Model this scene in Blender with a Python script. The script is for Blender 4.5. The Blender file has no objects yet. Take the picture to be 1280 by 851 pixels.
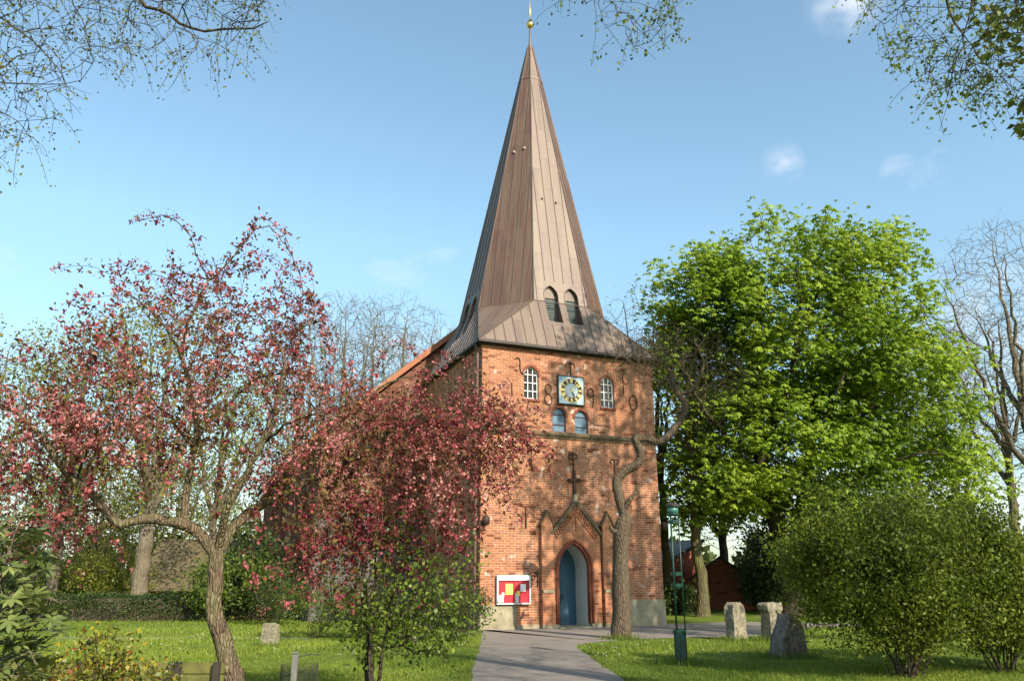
import bpy, math, random
import numpy as np
from mathutils import Vector, Matrix

# ------------------------------------------------------------------ camera, sky, sun, exposure
SC = bpy.context.scene
COL = SC.collection
R = math.radians
EYE = 1.7
FPX, PITCH = 981.0, R(16.8)          # focal length in units of a 1280 px wide picture
camd = bpy.data.cameras.new('camera')
camd.sensor_width = 36.0
camd.lens = 36.0 * FPX / 1280.0
camd.clip_end = 2000
cam = bpy.data.objects.new('camera', camd)
COL.objects.link(cam)
cam.location = (0, 0, EYE)
cam.rotation_euler = (R(90) + PITCH, 0, 0)
SC.camera = cam

SUN_EL, SUN_AZ = R(33), R(36)        # azimuth: to the right of straight behind the camera
sun_dir = Vector((math.sin(SUN_AZ) * math.cos(SUN_EL), -math.cos(SUN_AZ) * math.cos(SUN_EL), math.sin(SUN_EL)))
sd = bpy.data.lights.new('sun', 'SUN')
sd.energy = 5.0
sd.angle = R(0.5)
sd.color = (1.0, 0.90, 0.74)
sun = bpy.data.objects.new('sun', sd)
COL.objects.link(sun)
sun.rotation_euler = sun_dir.to_track_quat('Z', 'Y').to_euler()

world = bpy.data.worlds.new('World')
SC.world = world
world.use_nodes = True
wn, wl = world.node_tree.nodes, world.node_tree.links
bg = wn['Background']
sky = wn.new('ShaderNodeTexSky')
sky.sky_type = 'NISHITA'
sky.sun_disc = False
sky.sun_elevation = SUN_EL
sky.sun_rotation = math.pi - SUN_AZ
sky.altitude = 0
sky.air_density = 1.0
sky.dust_density = 0.8
sky.ozone_density = 1.0
tc = wn.new('ShaderNodeTexCoord')
mp = wn.new('ShaderNodeMapping')
mp.inputs['Scale'].default_value = (1, 1, 2.2)
wl.new(tc.outputs['Generated'], mp.inputs['Vector'])
no = wn.new('ShaderNodeTexNoise')
no.inputs['Scale'].default_value = 3.3
no.inputs['Detail'].default_value = 7
no.inputs['Roughness'].default_value = 0.56
wl.new(mp.outputs['Vector'], no.inputs['Vector'])
sep = wn.new('ShaderNodeSeparateXYZ')
wl.new(tc.outputs['Generated'], sep.inputs['Vector'])
# clouds thin out with height above the horizon
hr = wn.new('ShaderNodeMapRange')
hr.inputs['From Min'].default_value = 0.05
hr.inputs['From Max'].default_value = 0.48
hr.inputs['To Min'].default_value = 0.06
hr.inputs['To Max'].default_value = -0.20
wl.new(sep.outputs['Z'], hr.inputs['Value'])
ad = wn.new('ShaderNodeMath'); ad.operation = 'ADD'
wl.new(no.outputs['Fac'], ad.inputs[0]); wl.new(hr.outputs['Result'], ad.inputs[1])
cr = wn.new('ShaderNodeMapRange')
cr.inputs['From Min'].default_value = 0.50
cr.inputs['From Max'].default_value = 0.74
cr.inputs['To Max'].default_value = 0.85
wl.new(ad.outputs['Value'], cr.inputs['Value'])
tint = wn.new('ShaderNodeMix'); tint.data_type = 'RGBA'; tint.blend_type = 'MULTIPLY'
tint.inputs['Factor'].default_value = 1.0
tint.inputs[7].default_value = (1.10, 1.21, 1.07, 1)
hz_ = wn.new('ShaderNodeMapRange'); wl.new(sep.outputs['Z'], hz_.inputs['Value'])
hz_.inputs['From Min'].default_value = 0.0; hz_.inputs['From Max'].default_value = 0.40; hz_.inputs['To Min'].default_value = 0.50; hz_.inputs['To Max'].default_value = 1.0
dim = wn.new('ShaderNodeMix'); dim.data_type = 'RGBA'; dim.blend_type = 'MULTIPLY'; dim.inputs['Factor'].default_value = 1.0
wl.new(sky.outputs['Color'], dim.inputs[6]); wl.new(hz_.outputs['Result'], dim.inputs[7]); wl.new(dim.outputs[2], tint.inputs[6])
cm = wn.new('ShaderNodeMix'); cm.data_type = 'RGBA'
cm.inputs[7].default_value = (4.3, 4.45, 4.7, 1)
def puff(d, r0, r1, gain):
    """one small cloud low in the sky in the direction d"""
    vd = wn.new('ShaderNodeVectorMath'); vd.operation = 'DISTANCE'
    nrm = wn.new('ShaderNodeVectorMath'); nrm.operation = 'NORMALIZE'; wl.new(tc.outputs['Generated'], nrm.inputs[0])
    wl.new(nrm.outputs['Vector'], vd.inputs[0]); vd.inputs[1].default_value = Vector(d).normalized()
    m1 = wn.new('ShaderNodeMapRange'); wl.new(vd.outputs['Value'], m1.inputs['Value'])
    m1.inputs['From Min'].default_value = r1; m1.inputs['From Max'].default_value = r0; m1.inputs['To Max'].default_value = 1.0
    n2 = wn.new('ShaderNodeTexNoise'); n2.inputs['Scale'].default_value = 26; n2.inputs['Detail'].default_value = 6; wl.new(tc.outputs['Generated'], n2.inputs['Vector'])
    m2 = wn.new('ShaderNodeMapRange'); wl.new(n2.outputs['Fac'], m2.inputs['Value']); m2.inputs['From Min'].default_value = 0.38; m2.inputs['From Max'].default_value = 0.66; m2.inputs['To Max'].default_value = gain
    mu = wn.new('ShaderNodeMath'); mu.operation = 'MULTIPLY'; wl.new(m1.outputs['Result'], mu.inputs[0]); wl.new(m2.outputs['Result'], mu.inputs[1])
    return mu.outputs['Value']
acc = cr.outputs['Result']
for d_, r0_, r1_, g_ in (((0.345, 0.892, 0.504), 0.002, 0.028, 0.65), ((0.43, 0.832, 0.715), 0.01, 0.05, 0.7), ((0.55, 0.83, 0.17), 0.05, 0.20, 0.55), ((-0.43, 0.90, 0.09), 0.03, 0.10, 0.6)):
    mx_ = wn.new('ShaderNodeMath'); mx_.operation = 'MAXIMUM'; wl.new(acc, mx_.inputs[0]); wl.new(puff(d_, r0_, r1_, g_), mx_.inputs[1]); acc = mx_.outputs['Value']
wl.new(acc, cm.inputs['Factor'])
wl.new(tint.outputs[2], cm.inputs[6])
wl.new(cm.outputs[2], bg.inputs['Color'])
bg.inputs['Strength'].default_value = 0.15

SC.view_settings.view_transform = 'Standard'
SC.view_settings.look = 'None'
SC.view_settings.gamma = 1
SC.view_settings.exposure = 0.8
SC.cycles.max_bounces = 6
SC.cycles.transparent_max_bounces = 4

rng = np.random.default_rng(7)
random.seed(7)

# ------------------------------------------------------------------ helpers
_c, _s = math.cos(PITCH), math.sin(PITCH)
def ray(px, py):
    a = (px - 640) / FPX; b = (425.5 - py) / FPX
    return np.array([a, _c - b * _s, _s + b * _c])
def ground(px, py, z=0.0):           # where a picture point meets the ground
    r = ray(px, py); q = r * ((z - EYE) / r[2]); return np.array([q[0], q[1], z])
def at(px, py, Y):                   # a point at a real distance Y ahead
    r = ray(px, py); return r * (Y / r[1]) + np.array([0, 0, EYE])
def pxm(P):                          # metres per picture unit at point P
    return (P[1] * _c + (P[2] - EYE) * _s) / FPX

def tag(o, label, cat, group=None):
    o['label'] = label; o['category'] = cat
    if group: o['group'] = group
    return o
def thing(name, label, cat, loc=(0, 0, 0), rotz=0.0, group=None):
    o = bpy.data.objects.new(name, None)
    o.empty_display_size = 0.3
    COL.objects.link(o)
    o.location = [float(v) for v in loc]; o.rotation_euler = (0, 0, rotz)
    return tag(o, label, cat, group)
def copy_tree(o, parent=None):
    c = o.copy(); COL.objects.link(c)
    if parent: c.parent = parent
    for ch in list(o.children): copy_tree(ch, c)
    return c

class MB:
    """collects polygons; build() makes ONE mesh object"""
    def __init__(s): s.v = []; s.f = []; s.m = []
    def add(s, verts, faces, mi=0):
        n = len(s.v); s.v += [tuple(float(q) for q in p) for p in verts]
        s.f += [tuple(i + n for i in f) for f in faces]; s.m += [mi] * len(faces)
    def box(s, lo, hi, mi=0):
        x0, y0, z0 = lo; x1, y1, z1 = hi
        s.add([(x0,y0,z0),(x1,y0,z0),(x1,y1,z0),(x0,y1,z0),(x0,y0,z1),(x1,y0,z1),(x1,y1,z1),(x0,y1,z1)],
              [(0,3,2,1),(4,5,6,7),(0,1,5,4),(1,2,6,5),(2,3,7,6),(3,0,4,7)], mi)
    def prism(s, poly, v0, v1, mi=0, axes=None):
        """poly in (u,z), extruded along v; axes=(U,V,Z) unit vectors, or None for x,y,z"""
        n = len(poly)
        if axes is None: mk = lambda u, v, z: (u, v, z)
        else:
            U, V, Z = [np.array(a, float) for a in axes]; mk = lambda u, v, z: tuple(U * u + V * v + Z * z)
        vs = [mk(u, v0, z) for u, z in poly] + [mk(u, v1, z) for u, z in poly]
        fs = [tuple(range(n)), tuple(range(2 * n - 1, n - 1, -1))]
        for i in range(n):
            j = (i + 1) % n; fs.append((j, i, i + n, j + n))
        s.add(vs, fs, mi)
    def ring(s, outer, inner, v0, v1, mi=0):
        """band between two open outlines of equal length in (u,z)"""
        n = len(outer)
        vs = [(u, v0, z) for u, z in outer] + [(u, v0, z) for u, z in inner] + [(u, v1, z) for u, z in outer] + [(u, v1, z) for u, z in inner]
        fs = []
        for i in range(n - 1):
            a, b, c, d = i, i + 1, n + i + 1, n + i
            fs += [(a, b, c, d), (a + 2*n, d + 2*n, c + 2*n, b + 2*n), (a, a + 2*n, b + 2*n, b), (d, c, c + 2*n, d + 2*n)]
        fs += [(0, n, 3*n, 2*n), (n-1, 3*n-1, 4*n-1, 2*n-1)]
        s.add(vs, fs, mi)
    def tube(s, pts, rad, sides=8, mi=0, cap=True):
        P = np.array(pts, float); n = len(P)
        rad = np.full(n, rad) if np.isscalar(rad) else np.array(rad, float)
        T = np.gradient(P, axis=0); T /= np.linalg.norm(T, axis=1)[:, None] + 1e-9
        ref = np.eye(3)[np.argmin(np.abs(T).max(axis=0))] if n > 2 else np.eye(3)[np.argmin(np.abs(T[0]))]
        A = np.cross(T, ref); A /= np.linalg.norm(A, axis=1)[:, None] + 1e-9
        B = np.cross(T, A)
        an = np.arange(sides) * 2 * np.pi / sides
        V = P[:, None] + rad[:, None, None] * (np.cos(an)[None, :, None] * A[:, None] + np.sin(an)[None, :, None] * B[:, None])
        fs = []
        for i in range(n - 1):
            for k in range(sides):
                k2 = (k + 1) % sides
                fs.append((i*sides + k, i*sides + k2, (i+1)*sides + k2, (i+1)*sides + k))
        if cap: fs += [tuple(range(sides))[::-1], tuple(range((n-1)*sides, n*sides))]
        s.add(V.reshape(-1, 3), fs, mi)
    def lathe(s, prof, c=(0, 0, 0), sides=16, mi=0):
        vs = []; fs = []; n = len(prof)
        for r, z in prof:
            for k in range(sides):
                a = 2 * math.pi * k / sides; vs.append((c[0] + r * math.cos(a), c[1] + r * math.sin(a), c[2] + z))
        for i in range(n - 1):
            for k in range(sides):
                k2 = (k + 1) % sides; fs.append((i*sides + k, i*sides + k2, (i+1)*sides + k2, (i+1)*sides + k))
        fs += [tuple(range(sides))[::-1], tuple(range((n-1)*sides, n*sides))]
        s.add(vs, fs, mi)
    def build(s, name, mats, parent=None, smooth=False, bevel=0.0, uv=False, recalc=True):
        me = bpy.data.meshes.new(name)
        me.from_pydata(s.v, [], s.f)
        mats = mats if isinstance(mats, (list, tuple)) else [mats]
        for m in mats: me.materials.append(m)
        me.polygons.foreach_set('material_index', s.m)
        if recalc:
            import bmesh
            bm = bmesh.new(); bm.from_mesh(me); bmesh.ops.recalc_face_normals(bm, faces=bm.faces)
            if bevel: bmesh.ops.bevel(bm, geom=[e for e in bm.edges], offset=bevel, segments=2, affect='EDGES', clamp_overlap=True)
            bm.to_mesh(me); bm.free()
        if smooth: me.polygons.foreach_set('use_smooth', [True] * len(me.polygons))
        if uv: box_uv(me)
        me.update()
        o = bpy.data.objects.new(name, me); COL.objects.link(o)
        if parent: o.parent = parent
        return o

def box_uv(me):
    """uv in metres: across and up every face"""
    if me.uv_layers: uvl = me.uv_layers[0]
    else: uvl = me.uv_layers.new(name='UVMap')
    Z = Vector((0, 0, 1))
    for p in me.polygons:
        n = p.normal
        if abs(n.z) > 0.98: t = Vector((1, 0, 0))
        else: t = Z.cross(n).normalized()
        b = n.cross(t)
        for li in p.loop_indices:
            co = me.vertices[me.loops[li].vertex_index].co
            uvl.data[li].uv = (co.dot(t), co.dot(b))

def boolean_cut(o, cutter_mb, mats=None):
    c = cutter_mb.build('cutter', [], None)
    p_ = o.parent
    c.parent = p_
    md = o.modifiers.new('cut', 'BOOLEAN'); md.operation = 'DIFFERENCE'; md.solver = 'EXACT'; md.object = c
    bpy.context.view_layer.update()
    dg = bpy.context.evaluated_depsgraph_get()
    me = bpy.data.meshes.new_from_object(o.evaluated_get(dg))
    o.modifiers.clear(); me.name = o.name; o.data = me
    bpy.data.objects.remove(c)
    box_uv(o.data)

def mesh_np(name, V, F, mat, parent=None, tintv=None, smooth=False):
    """fast mesh from numpy arrays, F of shape (n,k)"""
    me = bpy.data.meshes.new(name)
    V = np.ascontiguousarray(V, np.float32); F = np.ascontiguousarray(F, np.int32)
    n, k = F.shape
    me.vertices.add(len(V)); me.vertices.foreach_set('co', V.ravel())
    me.loops.add(n * k); me.loops.foreach_set('vertex_index', F.ravel())
    me.polygons.add(n)
    me.polygons.foreach_set('loop_start', np.arange(0, n * k, k, dtype=np.int32))
    if smooth: me.polygons.foreach_set('use_smooth', np.ones(n, bool))
    if tintv is not None:
        a = me.attributes.new('tint', 'FLOAT', 'POINT'); a.data.foreach_set('value', np.ascontiguousarray(tintv, np.float32))
    me.update(calc_edges=True)
    me.validate()
    for m in (mat if isinstance(mat, (list, tuple)) else [mat]): me.materials.append(m)
    o = bpy.data.objects.new(name, me); COL.objects.link(o)
    if parent: o.parent = parent
    return o

def unit(a): return a / (np.linalg.norm(a, axis=-1, keepdims=True) + 1e-9)
def spline(pts, n=8):
    P = np.array(pts, float)
    Q = np.vstack([2*P[0] - P[1], P, 2*P[-1] - P[-2]]); out = []
    t = np.linspace(0, 1, n, endpoint=False)[:, None]
    for i in range(1, len(Q) - 2):
        a, b, c, d = Q[i-1], Q[i], Q[i+1], Q[i+2]
        out.append(0.5 * (2*b + (c - a)*t + (2*a - 5*b + 4*c - d)*t**2 + (3*b - a - 3*c + d)*t**3))
    return np.vstack(out + [P[-1:]])

# ------------------------------------------------------------------ materials
def newmat(name):
    m = bpy.data.materials.new(name); m.use_nodes = True
    nt = m.node_tree; return m, nt.nodes, nt.links, nt.nodes['Principled BSDF']
def rgba(c): return (c[0], c[1], c[2], 1)
def ramp(n, stops):
    r = n.new('ShaderNodeValToRGB'); e = r.color_ramp.elements
    while len(e) < len(stops): e.new(0.5)
    for el, (p, c) in zip(e, stops): el.position = p; el.color = rgba(c)
    return r
def noise(n, l, vec, scale, detail=4, rough=0.6):
    t = n.new('ShaderNodeTexNoise'); t.inputs['Scale'].default_value = scale
    t.inputs['Detail'].default_value = detail; t.inputs['Roughness'].default_value = rough
    if vec is not None: l.new(vec, t.inputs['Vector'])
    return t
def mixc(n, l, fac, a, b, blend='MIX'):
    m = n.new('ShaderNodeMix'); m.data_type = 'RGBA'; m.blend_type = blend
    for sock, v in ((m.inputs['Factor'], fac), (m.inputs[6], a), (m.inputs[7], b)):
        if hasattr(v, 'is_linked'): l.new(v, sock)
        else: sock.default_value = v if isinstance(v, (int, float)) else rgba(v)
    return m.outputs[2]
def maprange(n, l, v, a, b, c=0.0, d=1.0):
    m = n.new('ShaderNodeMapRange'); l.new(v, m.inputs['Value'])
    for k, x in zip(('From Min', 'From Max', 'To Min', 'To Max'), (a, b, c, d)): m.inputs[k].default_value = x
    return m.outputs['Result']
def bump(n, l, h, bs, strength=0.5, dist=0.02):
    b = n.new('ShaderNodeBump'); b.inputs['Strength'].default_value = strength; b.inputs['Distance'].default_value = dist
    l.new(h, b.inputs['Height']); l.new(b.outputs['Normal'], bs.inputs['Normal']); return b

def surf(name, col, col2=None, scale=6, rough=0.7, metal=0.0, bumps=0.25, spec=0.3, dist=0.01):
    """plain weathered surface: two colours mixed by noise at two scales"""
    m, n, l, b = newmat(name)
    tcn = n.new('ShaderNodeTexCoord')
    col2 = col2 or tuple(c * 0.72 for c in col)
    a = noise(n, l, tcn.outputs['Object'], scale, 6, 0.65)
    f = maprange(n, l, a.outputs['Fac'], 0.32, 0.68)
    l.new(mixc(n, l, f, col, col2), b.inputs['Base Color'])
    b.inputs['Roughness'].default_value = rough; b.inputs['Metallic'].default_value = metal
    b.inputs['Specular IOR Level'].default_value = spec
    if bumps:
        a2 = noise(n, l, tcn.outputs['Object'], scale * 7, 4)
        bump(n, l, a2.outputs['Fac'], b, bumps, dist)
    return m

def brick_mat(name, c1, c2, mortar, patch=0.5, tone=1.0, pale=(0.62, 0.52, 0.46), dark=(0.10, 0.05, 0.035)):
    m, n, l, b = newmat(name)
    uv = n.new('ShaderNodeUVMap'); uv.uv_map = 'UVMap'
    br = n.new('ShaderNodeTexBrick')
    br.offset = 0.5
    br.inputs['Scale'].default_value = 1.0
    br.inputs['Brick Width'].default_value = 0.27; br.inputs['Row Height'].default_value = 0.086
    br.inputs['Mortar Size'].default_value = 0.011; br.inputs['Mortar Smooth'].default_value = 0.2
    br.inputs['Bias'].default_value = -0.1
    br.inputs['Color1'].default_value = rgba(c1); br.inputs['Color2'].default_value = rgba(c2)
    br.inputs['Mortar'].default_value = rgba(mortar)
    # courses are never dead straight: warp slightly
    wv = noise(n, l, uv.outputs['UV'], 0.9, 3)
    va = n.new('ShaderNodeVectorMath'); va.operation = 'MULTIPLY_ADD'
    l.new(wv.outputs['Color'], va.inputs[0]); va.inputs[1].default_value = (0.05, 0.035, 0); l.new(uv.outputs['UV'], va.inputs[2])
    l.new(va.outputs['Vector'], br.inputs['Vector'])
    # single bricks fired darker or paler: noise stepped per brick
    sc = n.new('ShaderNodeVectorMath'); sc.operation = 'MULTIPLY'; sc.inputs[1].default_value = (1 / 0.27, 1 / 0.086, 1)
    l.new(va.outputs['Vector'], sc.inputs[0])
    fl = n.new('ShaderNodeVectorMath'); fl.operation = 'FLOOR'; l.new(sc.outputs['Vector'], fl.inputs[0])
    wn_ = n.new('ShaderNodeTexWhiteNoise'); wn_.noise_dimensions = '2D'; l.new(fl.outputs['Vector'], wn_.inputs['Vector'])
    dk = maprange(n, l, wn_.outputs['Value'], 0.86, 0.98)
    col = mixc(n, l, dk, br.outputs['Color'], tuple(0.45 * x for x in c2))
    # large weathering
    big = noise(n, l, uv.outputs['UV'], 0.55, 5, 0.6)
    col = mixc(n, l, maprange(n, l, big.outputs['Fac'], 0.35, 0.7), col, mixc(n, l, 0.55, col, c2))
    mid = noise(n, l, uv.outputs['UV'], 2.3, 6, 0.7)
    col = mixc(n, l, maprange(n, l, mid.outputs['Fac'], 0.52, 0.75, 0, 0.55), col, dark)
    # pale mortar smears and replaced stones
    sp = noise(n, l, uv.outputs['UV'], 3.1, 2, 0.4)
    sp2 = noise(n, l, uv.outputs['UV'], 0.42, 2, 0.4)
    pm = n.new('ShaderNodeMath'); pm.operation = 'MULTIPLY'
    l.new(maprange(n, l, sp.outputs['Fac'], 0.61, 0.69), pm.inputs[0]); l.new(maprange(n, l, sp2.outputs['Fac'], 0.42, 0.58, 0, patch), pm.inputs[1])
    col = mixc(n, l, pm.outputs['Value'], col, pale)
    sm = n.new('ShaderNodeMapping'); sm.inputs['Scale'].default_value = (1.6, 0.16, 1); l.new(uv.outputs['UV'], sm.inputs['Vector'])
    sk = noise(n, l, sm.outputs['Vector'], 1.0, 5, 0.65)
    col = mixc(n, l, maprange(n, l, sk.outputs['Fac'], 0.52, 0.74, 0, 0.38), col, tuple(0.45 * x for x in c1))
    l.new(col, b.inputs['Base Color'])
    b.inputs['Roughness'].default_value = 0.88; b.inputs['Specular IOR Level'].default_value = 0.2
    inv = n.new('ShaderNodeMath'); inv.operation = 'MULTIPLY_ADD'; inv.inputs[1].default_value = -1.0
    l.new(br.outputs['Fac'], inv.inputs[0]); l.new(mid.outputs['Fac'], inv.inputs[2])
    bump(n, l, inv.outputs['Value'], b, 0.55, 0.012)
    return m

def copper_mat(name):
    """brown-weathered copper sheets, panel to panel differences, UV in metres"""
    m, n, l, b = newmat(name)
    uv = n.new('ShaderNodeUVMap'); uv.uv_map = 'UVMap'
    br = n.new('ShaderNodeTexBrick'); br.offset = 0.37; br.offset_frequency = 2
    mpn = n.new('ShaderNodeMapping'); mpn.inputs['Rotation'].default_value = (0, 0, R(90))
    l.new(uv.outputs['UV'], mpn.inputs['Vector']); l.new(mpn.outputs['Vector'], br.inputs['Vector'])
    br.inputs['Scale'].default_value = 1; br.inputs['Brick Width'].default_value = 1.75; br.inputs['Row Height'].default_value = 0.43
    br.inputs['Mortar Size'].default_value = 0.007; br.inputs['Mortar Smooth'].default_value = 0.3
    br.inputs['Color1'].default_value = (0.150, 0.112, 0.090, 1); br.inputs['Color2'].default_value = (0.112, 0.078, 0.068, 1)
    br.inputs['Mortar'].default_value = (0.055, 0.042, 0.034, 1)
    geo = n.new('ShaderNodeNewGeometry')
    att = n.new('ShaderNodeAttribute'); att.attribute_name = 'facetone'
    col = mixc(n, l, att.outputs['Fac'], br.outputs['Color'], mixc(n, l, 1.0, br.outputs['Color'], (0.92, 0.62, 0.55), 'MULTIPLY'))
    st = n.new('ShaderNodeMapping'); st.inputs['Scale'].default_value = (5, 0.35, 1); l.new(uv.outputs['UV'], st.inputs['Vector'])
    s1 = noise(n, l, st.outputs['Vector'], 1.0, 6, 0.65)
    col = mixc(n, l, maprange(n, l, s1.outputs['Fac'], 0.42, 0.72, 0, 0.65), col, (0.165, 0.135, 0.080))
    s2 = noise(n, l, uv.outputs['UV'], 1.6, 5, 0.7)
    col = mixc(n, l, maprange(n, l, s2.outputs['Fac'], 0.55, 0.78, 0, 0.5), col, (0.062, 0.043, 0.037))
    s3 = noise(n, l, uv.outputs['UV'], 5.0, 2, 0.5)
    col = mixc(n, l, maprange(n, l, s3.outputs['Fac'], 0.70, 0.76, 0, 0.35), col, (0.30, 0.27, 0.24))
    l.new(col, b.inputs['Base Color'])
    b.inputs['Roughness'].default_value = 0.5; b.inputs['Metallic'].default_value = 0.12; b.inputs['Specular IOR Level'].default_value = 0.45
    bump(n, l, br.outputs['Fac'], b, 0.3, 0.01)
    return m

def leaf_mat(name, a, b_, trans=0.35, rough=0.5, spec=0.25, mid=None):
    m, n, l, b = newmat(name)
    att = n.new('ShaderNodeAttribute'); att.attribute_name = 'tint'
    stops = [(0.0, a), (1.0, b_)] if mid is None else [(0.0, a), (0.5, mid), (1.0, b_)]
    rp = ramp(n, stops); l.new(att.outputs['Fac'], rp.inputs['Fac'])
    l.new(rp.outputs['Color'], b.inputs['Base Color'])
    b.inputs['Roughness'].default_value = rough; b.inputs['Specular IOR Level'].default_value = spec
    tr = n.new('ShaderNodeBsdfTranslucent'); l.new(rp.outputs['Color'], tr.inputs['Color'])
    mx = n.new('ShaderNodeMixShader'); mx.inputs['Fac'].default_value = trans
    l.new(b.outputs['BSDF'], mx.inputs[1]); l.new(tr.outputs['BSDF'], mx.inputs[2])
    l.new(mx.outputs['Shader'], n['Material Output'].inputs['Surface'])
    return m

def bark_mat(name, a, b_, moss=None, mossamt=0.4, scale=9):
    m, n, l, b = newmat(name)
    t = n.new('ShaderNodeTexCoord')
    mpn = n.new('ShaderNodeMapping'); mpn.inputs['Scale'].default_value = (1, 1, 0.22); l.new(t.outputs['Object'], mpn.inputs['Vector'])
    x = noise(n, l, mpn.outputs['Vector'], scale, 7, 0.7)
    vo = n.new('ShaderNodeTexVoronoi'); vo.feature = 'DISTANCE_TO_EDGE'; vo.inputs['Scale'].default_value = scale * 1.8
    l.new(mpn.outputs['Vector'], vo.inputs['Vector'])
    col = mixc(n, l, maprange(n, l, x.outputs['Fac'], 0.33, 0.66), a, b_)
    col = mixc(n, l, maprange(n, l, vo.outputs['Distance'], 0.0, 0.12, 0.65, 0.0), col, tuple(0.35 * c for c in a))
    if moss:
        y = noise(n, l, t.outputs['Object'], 2.2, 5, 0.65)
        col = mixc(n, l, maprange(n, l, y.outputs['Fac'], 0.45, 0.62, 0, mossamt), col, moss)
    l.new(col, b.inputs['Base Color']); b.inputs['Roughness'].default_value = 0.92; b.inputs['Specular IOR Level'].default_value = 0.15
    h = n.new('ShaderNodeMath'); h.operation = 'ADD'; l.new(x.outputs['Fac'], h.inputs[0])
    l.new(maprange(n, l, vo.outputs['Distance'], 0, 0.25), h.inputs[1])
    bump(n, l, h.outputs['Value'], b, 0.9, 0.03)
    return m

M = {}
M['brick'] = brick_mat('brick', (0.385, 0.150, 0.068), (0.245, 0.083, 0.043), (0.45, 0.34, 0.24), 0.7)
M['brick_new'] = brick_mat('portal_brick', (0.43, 0.170, 0.076), (0.345, 0.122, 0.058), (0.40, 0.28, 0.19), 0.0)
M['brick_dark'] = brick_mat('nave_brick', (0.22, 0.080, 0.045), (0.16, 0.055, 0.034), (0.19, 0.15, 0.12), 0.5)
M['brick_red'] = brick_mat('barn_brick', (0.40, 0.105, 0.055), (0.30, 0.075, 0.045), (0.30, 0.2, 0.15), 0.0)
M['arch_brick'] = surf('arch_brick', (0.22, 0.068, 0.036), (0.16, 0.05, 0.03), 14, 0.85, 0, 0.5)
M['copper'] = copper_mat('weathered_copper')
M['stone'] = surf('plinth_stone', (0.34, 0.295, 0.195), (0.19, 0.165, 0.11), 2.6, 0.9, 0, 0.6, 0.2, 0.03)
M['fieldstone'] = surf('fieldstone', (0.16, 0.15, 0.14), (0.075, 0.07, 0.065), 4.2, 0.9, 0, 0.9, 0.2, 0.06)
M['moss_tile'] = surf('mossy_tile', (0.150, 0.095, 0.058), (0.085, 0.075, 0.038), 5, 0.9, 0, 0.6)
M['plaster'] = surf('white_plaster', (0.66, 0.645, 0.61), (0.56, 0.545, 0.51), 3, 0.8, 0, 0.15)
M['door'] = surf('door_paint', (0.060, 0.150, 0.225), (0.045, 0.115, 0.175), 5, 0.5, 0, 0.15, 0.4)
M['door_dark'] = surf('door_joint', (0.05, 0.085, 0.11), None, 6, 0.6)
M['shutter'] = surf('shutter_paint', (0.115, 0.20, 0.28), (0.065, 0.12, 0.175), 4, 0.45, 0, 0.2, 0.4)
M['iron'] = surf('wrought_iron', (0.045, 0.032, 0.026), (0.075, 0.042, 0.028), 18, 0.65, 0.5, 0.3)
M['gutter'] = surf('gutter_metal', (0.06, 0.05, 0.045), (0.035, 0.03, 0.028), 6, 0.6, 0.3, 0.1)
M['pipe'] = surf('pipe_copper', (0.16, 0.09, 0.07), (0.10, 0.06, 0.05), 6, 0.55, 0.3, 0.1)
M['white'] = surf('white_paint', (0.66, 0.65, 0.62), (0.54, 0.525, 0.49), 5, 0.5, 0, 0.1)
M['gold'] = surf('gilding', (0.82, 0.55, 0.16), (0.70, 0.44, 0.12), 8, 0.28, 0.85, 0.05, 0.5)
M['gold_paint'] = surf('gold_paint', (0.86, 0.66, 0.26), (0.72, 0.52, 0.2), 12, 0.4, 0.2, 0.0, 0.5)
M['clock_blue'] = surf('clock_panel', (0.38, 0.49, 0.55), (0.24, 0.36, 0.44), 3.5, 0.5, 0, 0.1)
M['clock_white'] = surf('clock_centre', (0.50, 0.56, 0.58), (0.40, 0.48, 0.52), 6, 0.5, 0, 0.05)
M['clock_ring'] = surf('clock_ring', (0.05, 0.055, 0.035), (0.03, 0.035, 0.025), 6, 0.5, 0, 0.0)
M['louvre'] = surf('louvre_slat', (0.15, 0.175, 0.17), (0.10, 0.12, 0.12), 6, 0.6, 0, 0.1)
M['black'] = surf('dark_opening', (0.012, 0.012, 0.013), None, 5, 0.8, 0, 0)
M['roof_tile'] = brick_mat('roof_tile', (0.23, 0.095, 0.06), (0.17, 0.075, 0.05), (0.07, 0.04, 0.03), 0.0)
M['thatch'] = brick_mat('mossy_roof_tiles', (0.16, 0.125, 0.075), (0.115, 0.095, 0.05), (0.05, 0.04, 0.025), 0.0)
M['green'] = surf('green_enamel', (0.005, 0.045, 0.030), (0.004, 0.033, 0.023), 5, 0.38, 0, 0.05, 0.5)
M['lampglass'] = surf('lamp_glass', (0.10, 0.26, 0.22), (0.06, 0.18, 0.16), 4, 0.15, 0, 0, 0.6)
M['red'] = surf('red_board', (0.44, 0.022, 0.034), (0.38, 0.02, 0.03), 4, 0.6, 0, 0.0)
M['paper'] = surf('paper', (0.80, 0.78, 0.74), (0.74, 0.72, 0.7), 4, 0.7, 0, 0)
M['paper_yellow'] = surf('yellow_paper', (0.85, 0.60, 0.14), (0.80, 0.52, 0.10), 4, 0.7, 0, 0)
M['paper_picture'] = surf('picture_paper', (0.62, 0.62, 0.66), (0.36, 0.42, 0.40), 28, 0.6, 0, 0)
M['grave'] = surf('lichen_stone', (0.36, 0.31, 0.22), (0.10, 0.09, 0.065), 11, 0.92, 0, 0.8, 0.2, 0.03)
M['grave_dark'] = surf('dark_stone', (0.30, 0.25, 0.20), (0.085, 0.075, 0.065), 9, 0.92, 0, 0.9, 0.2, 0.04)
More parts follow.
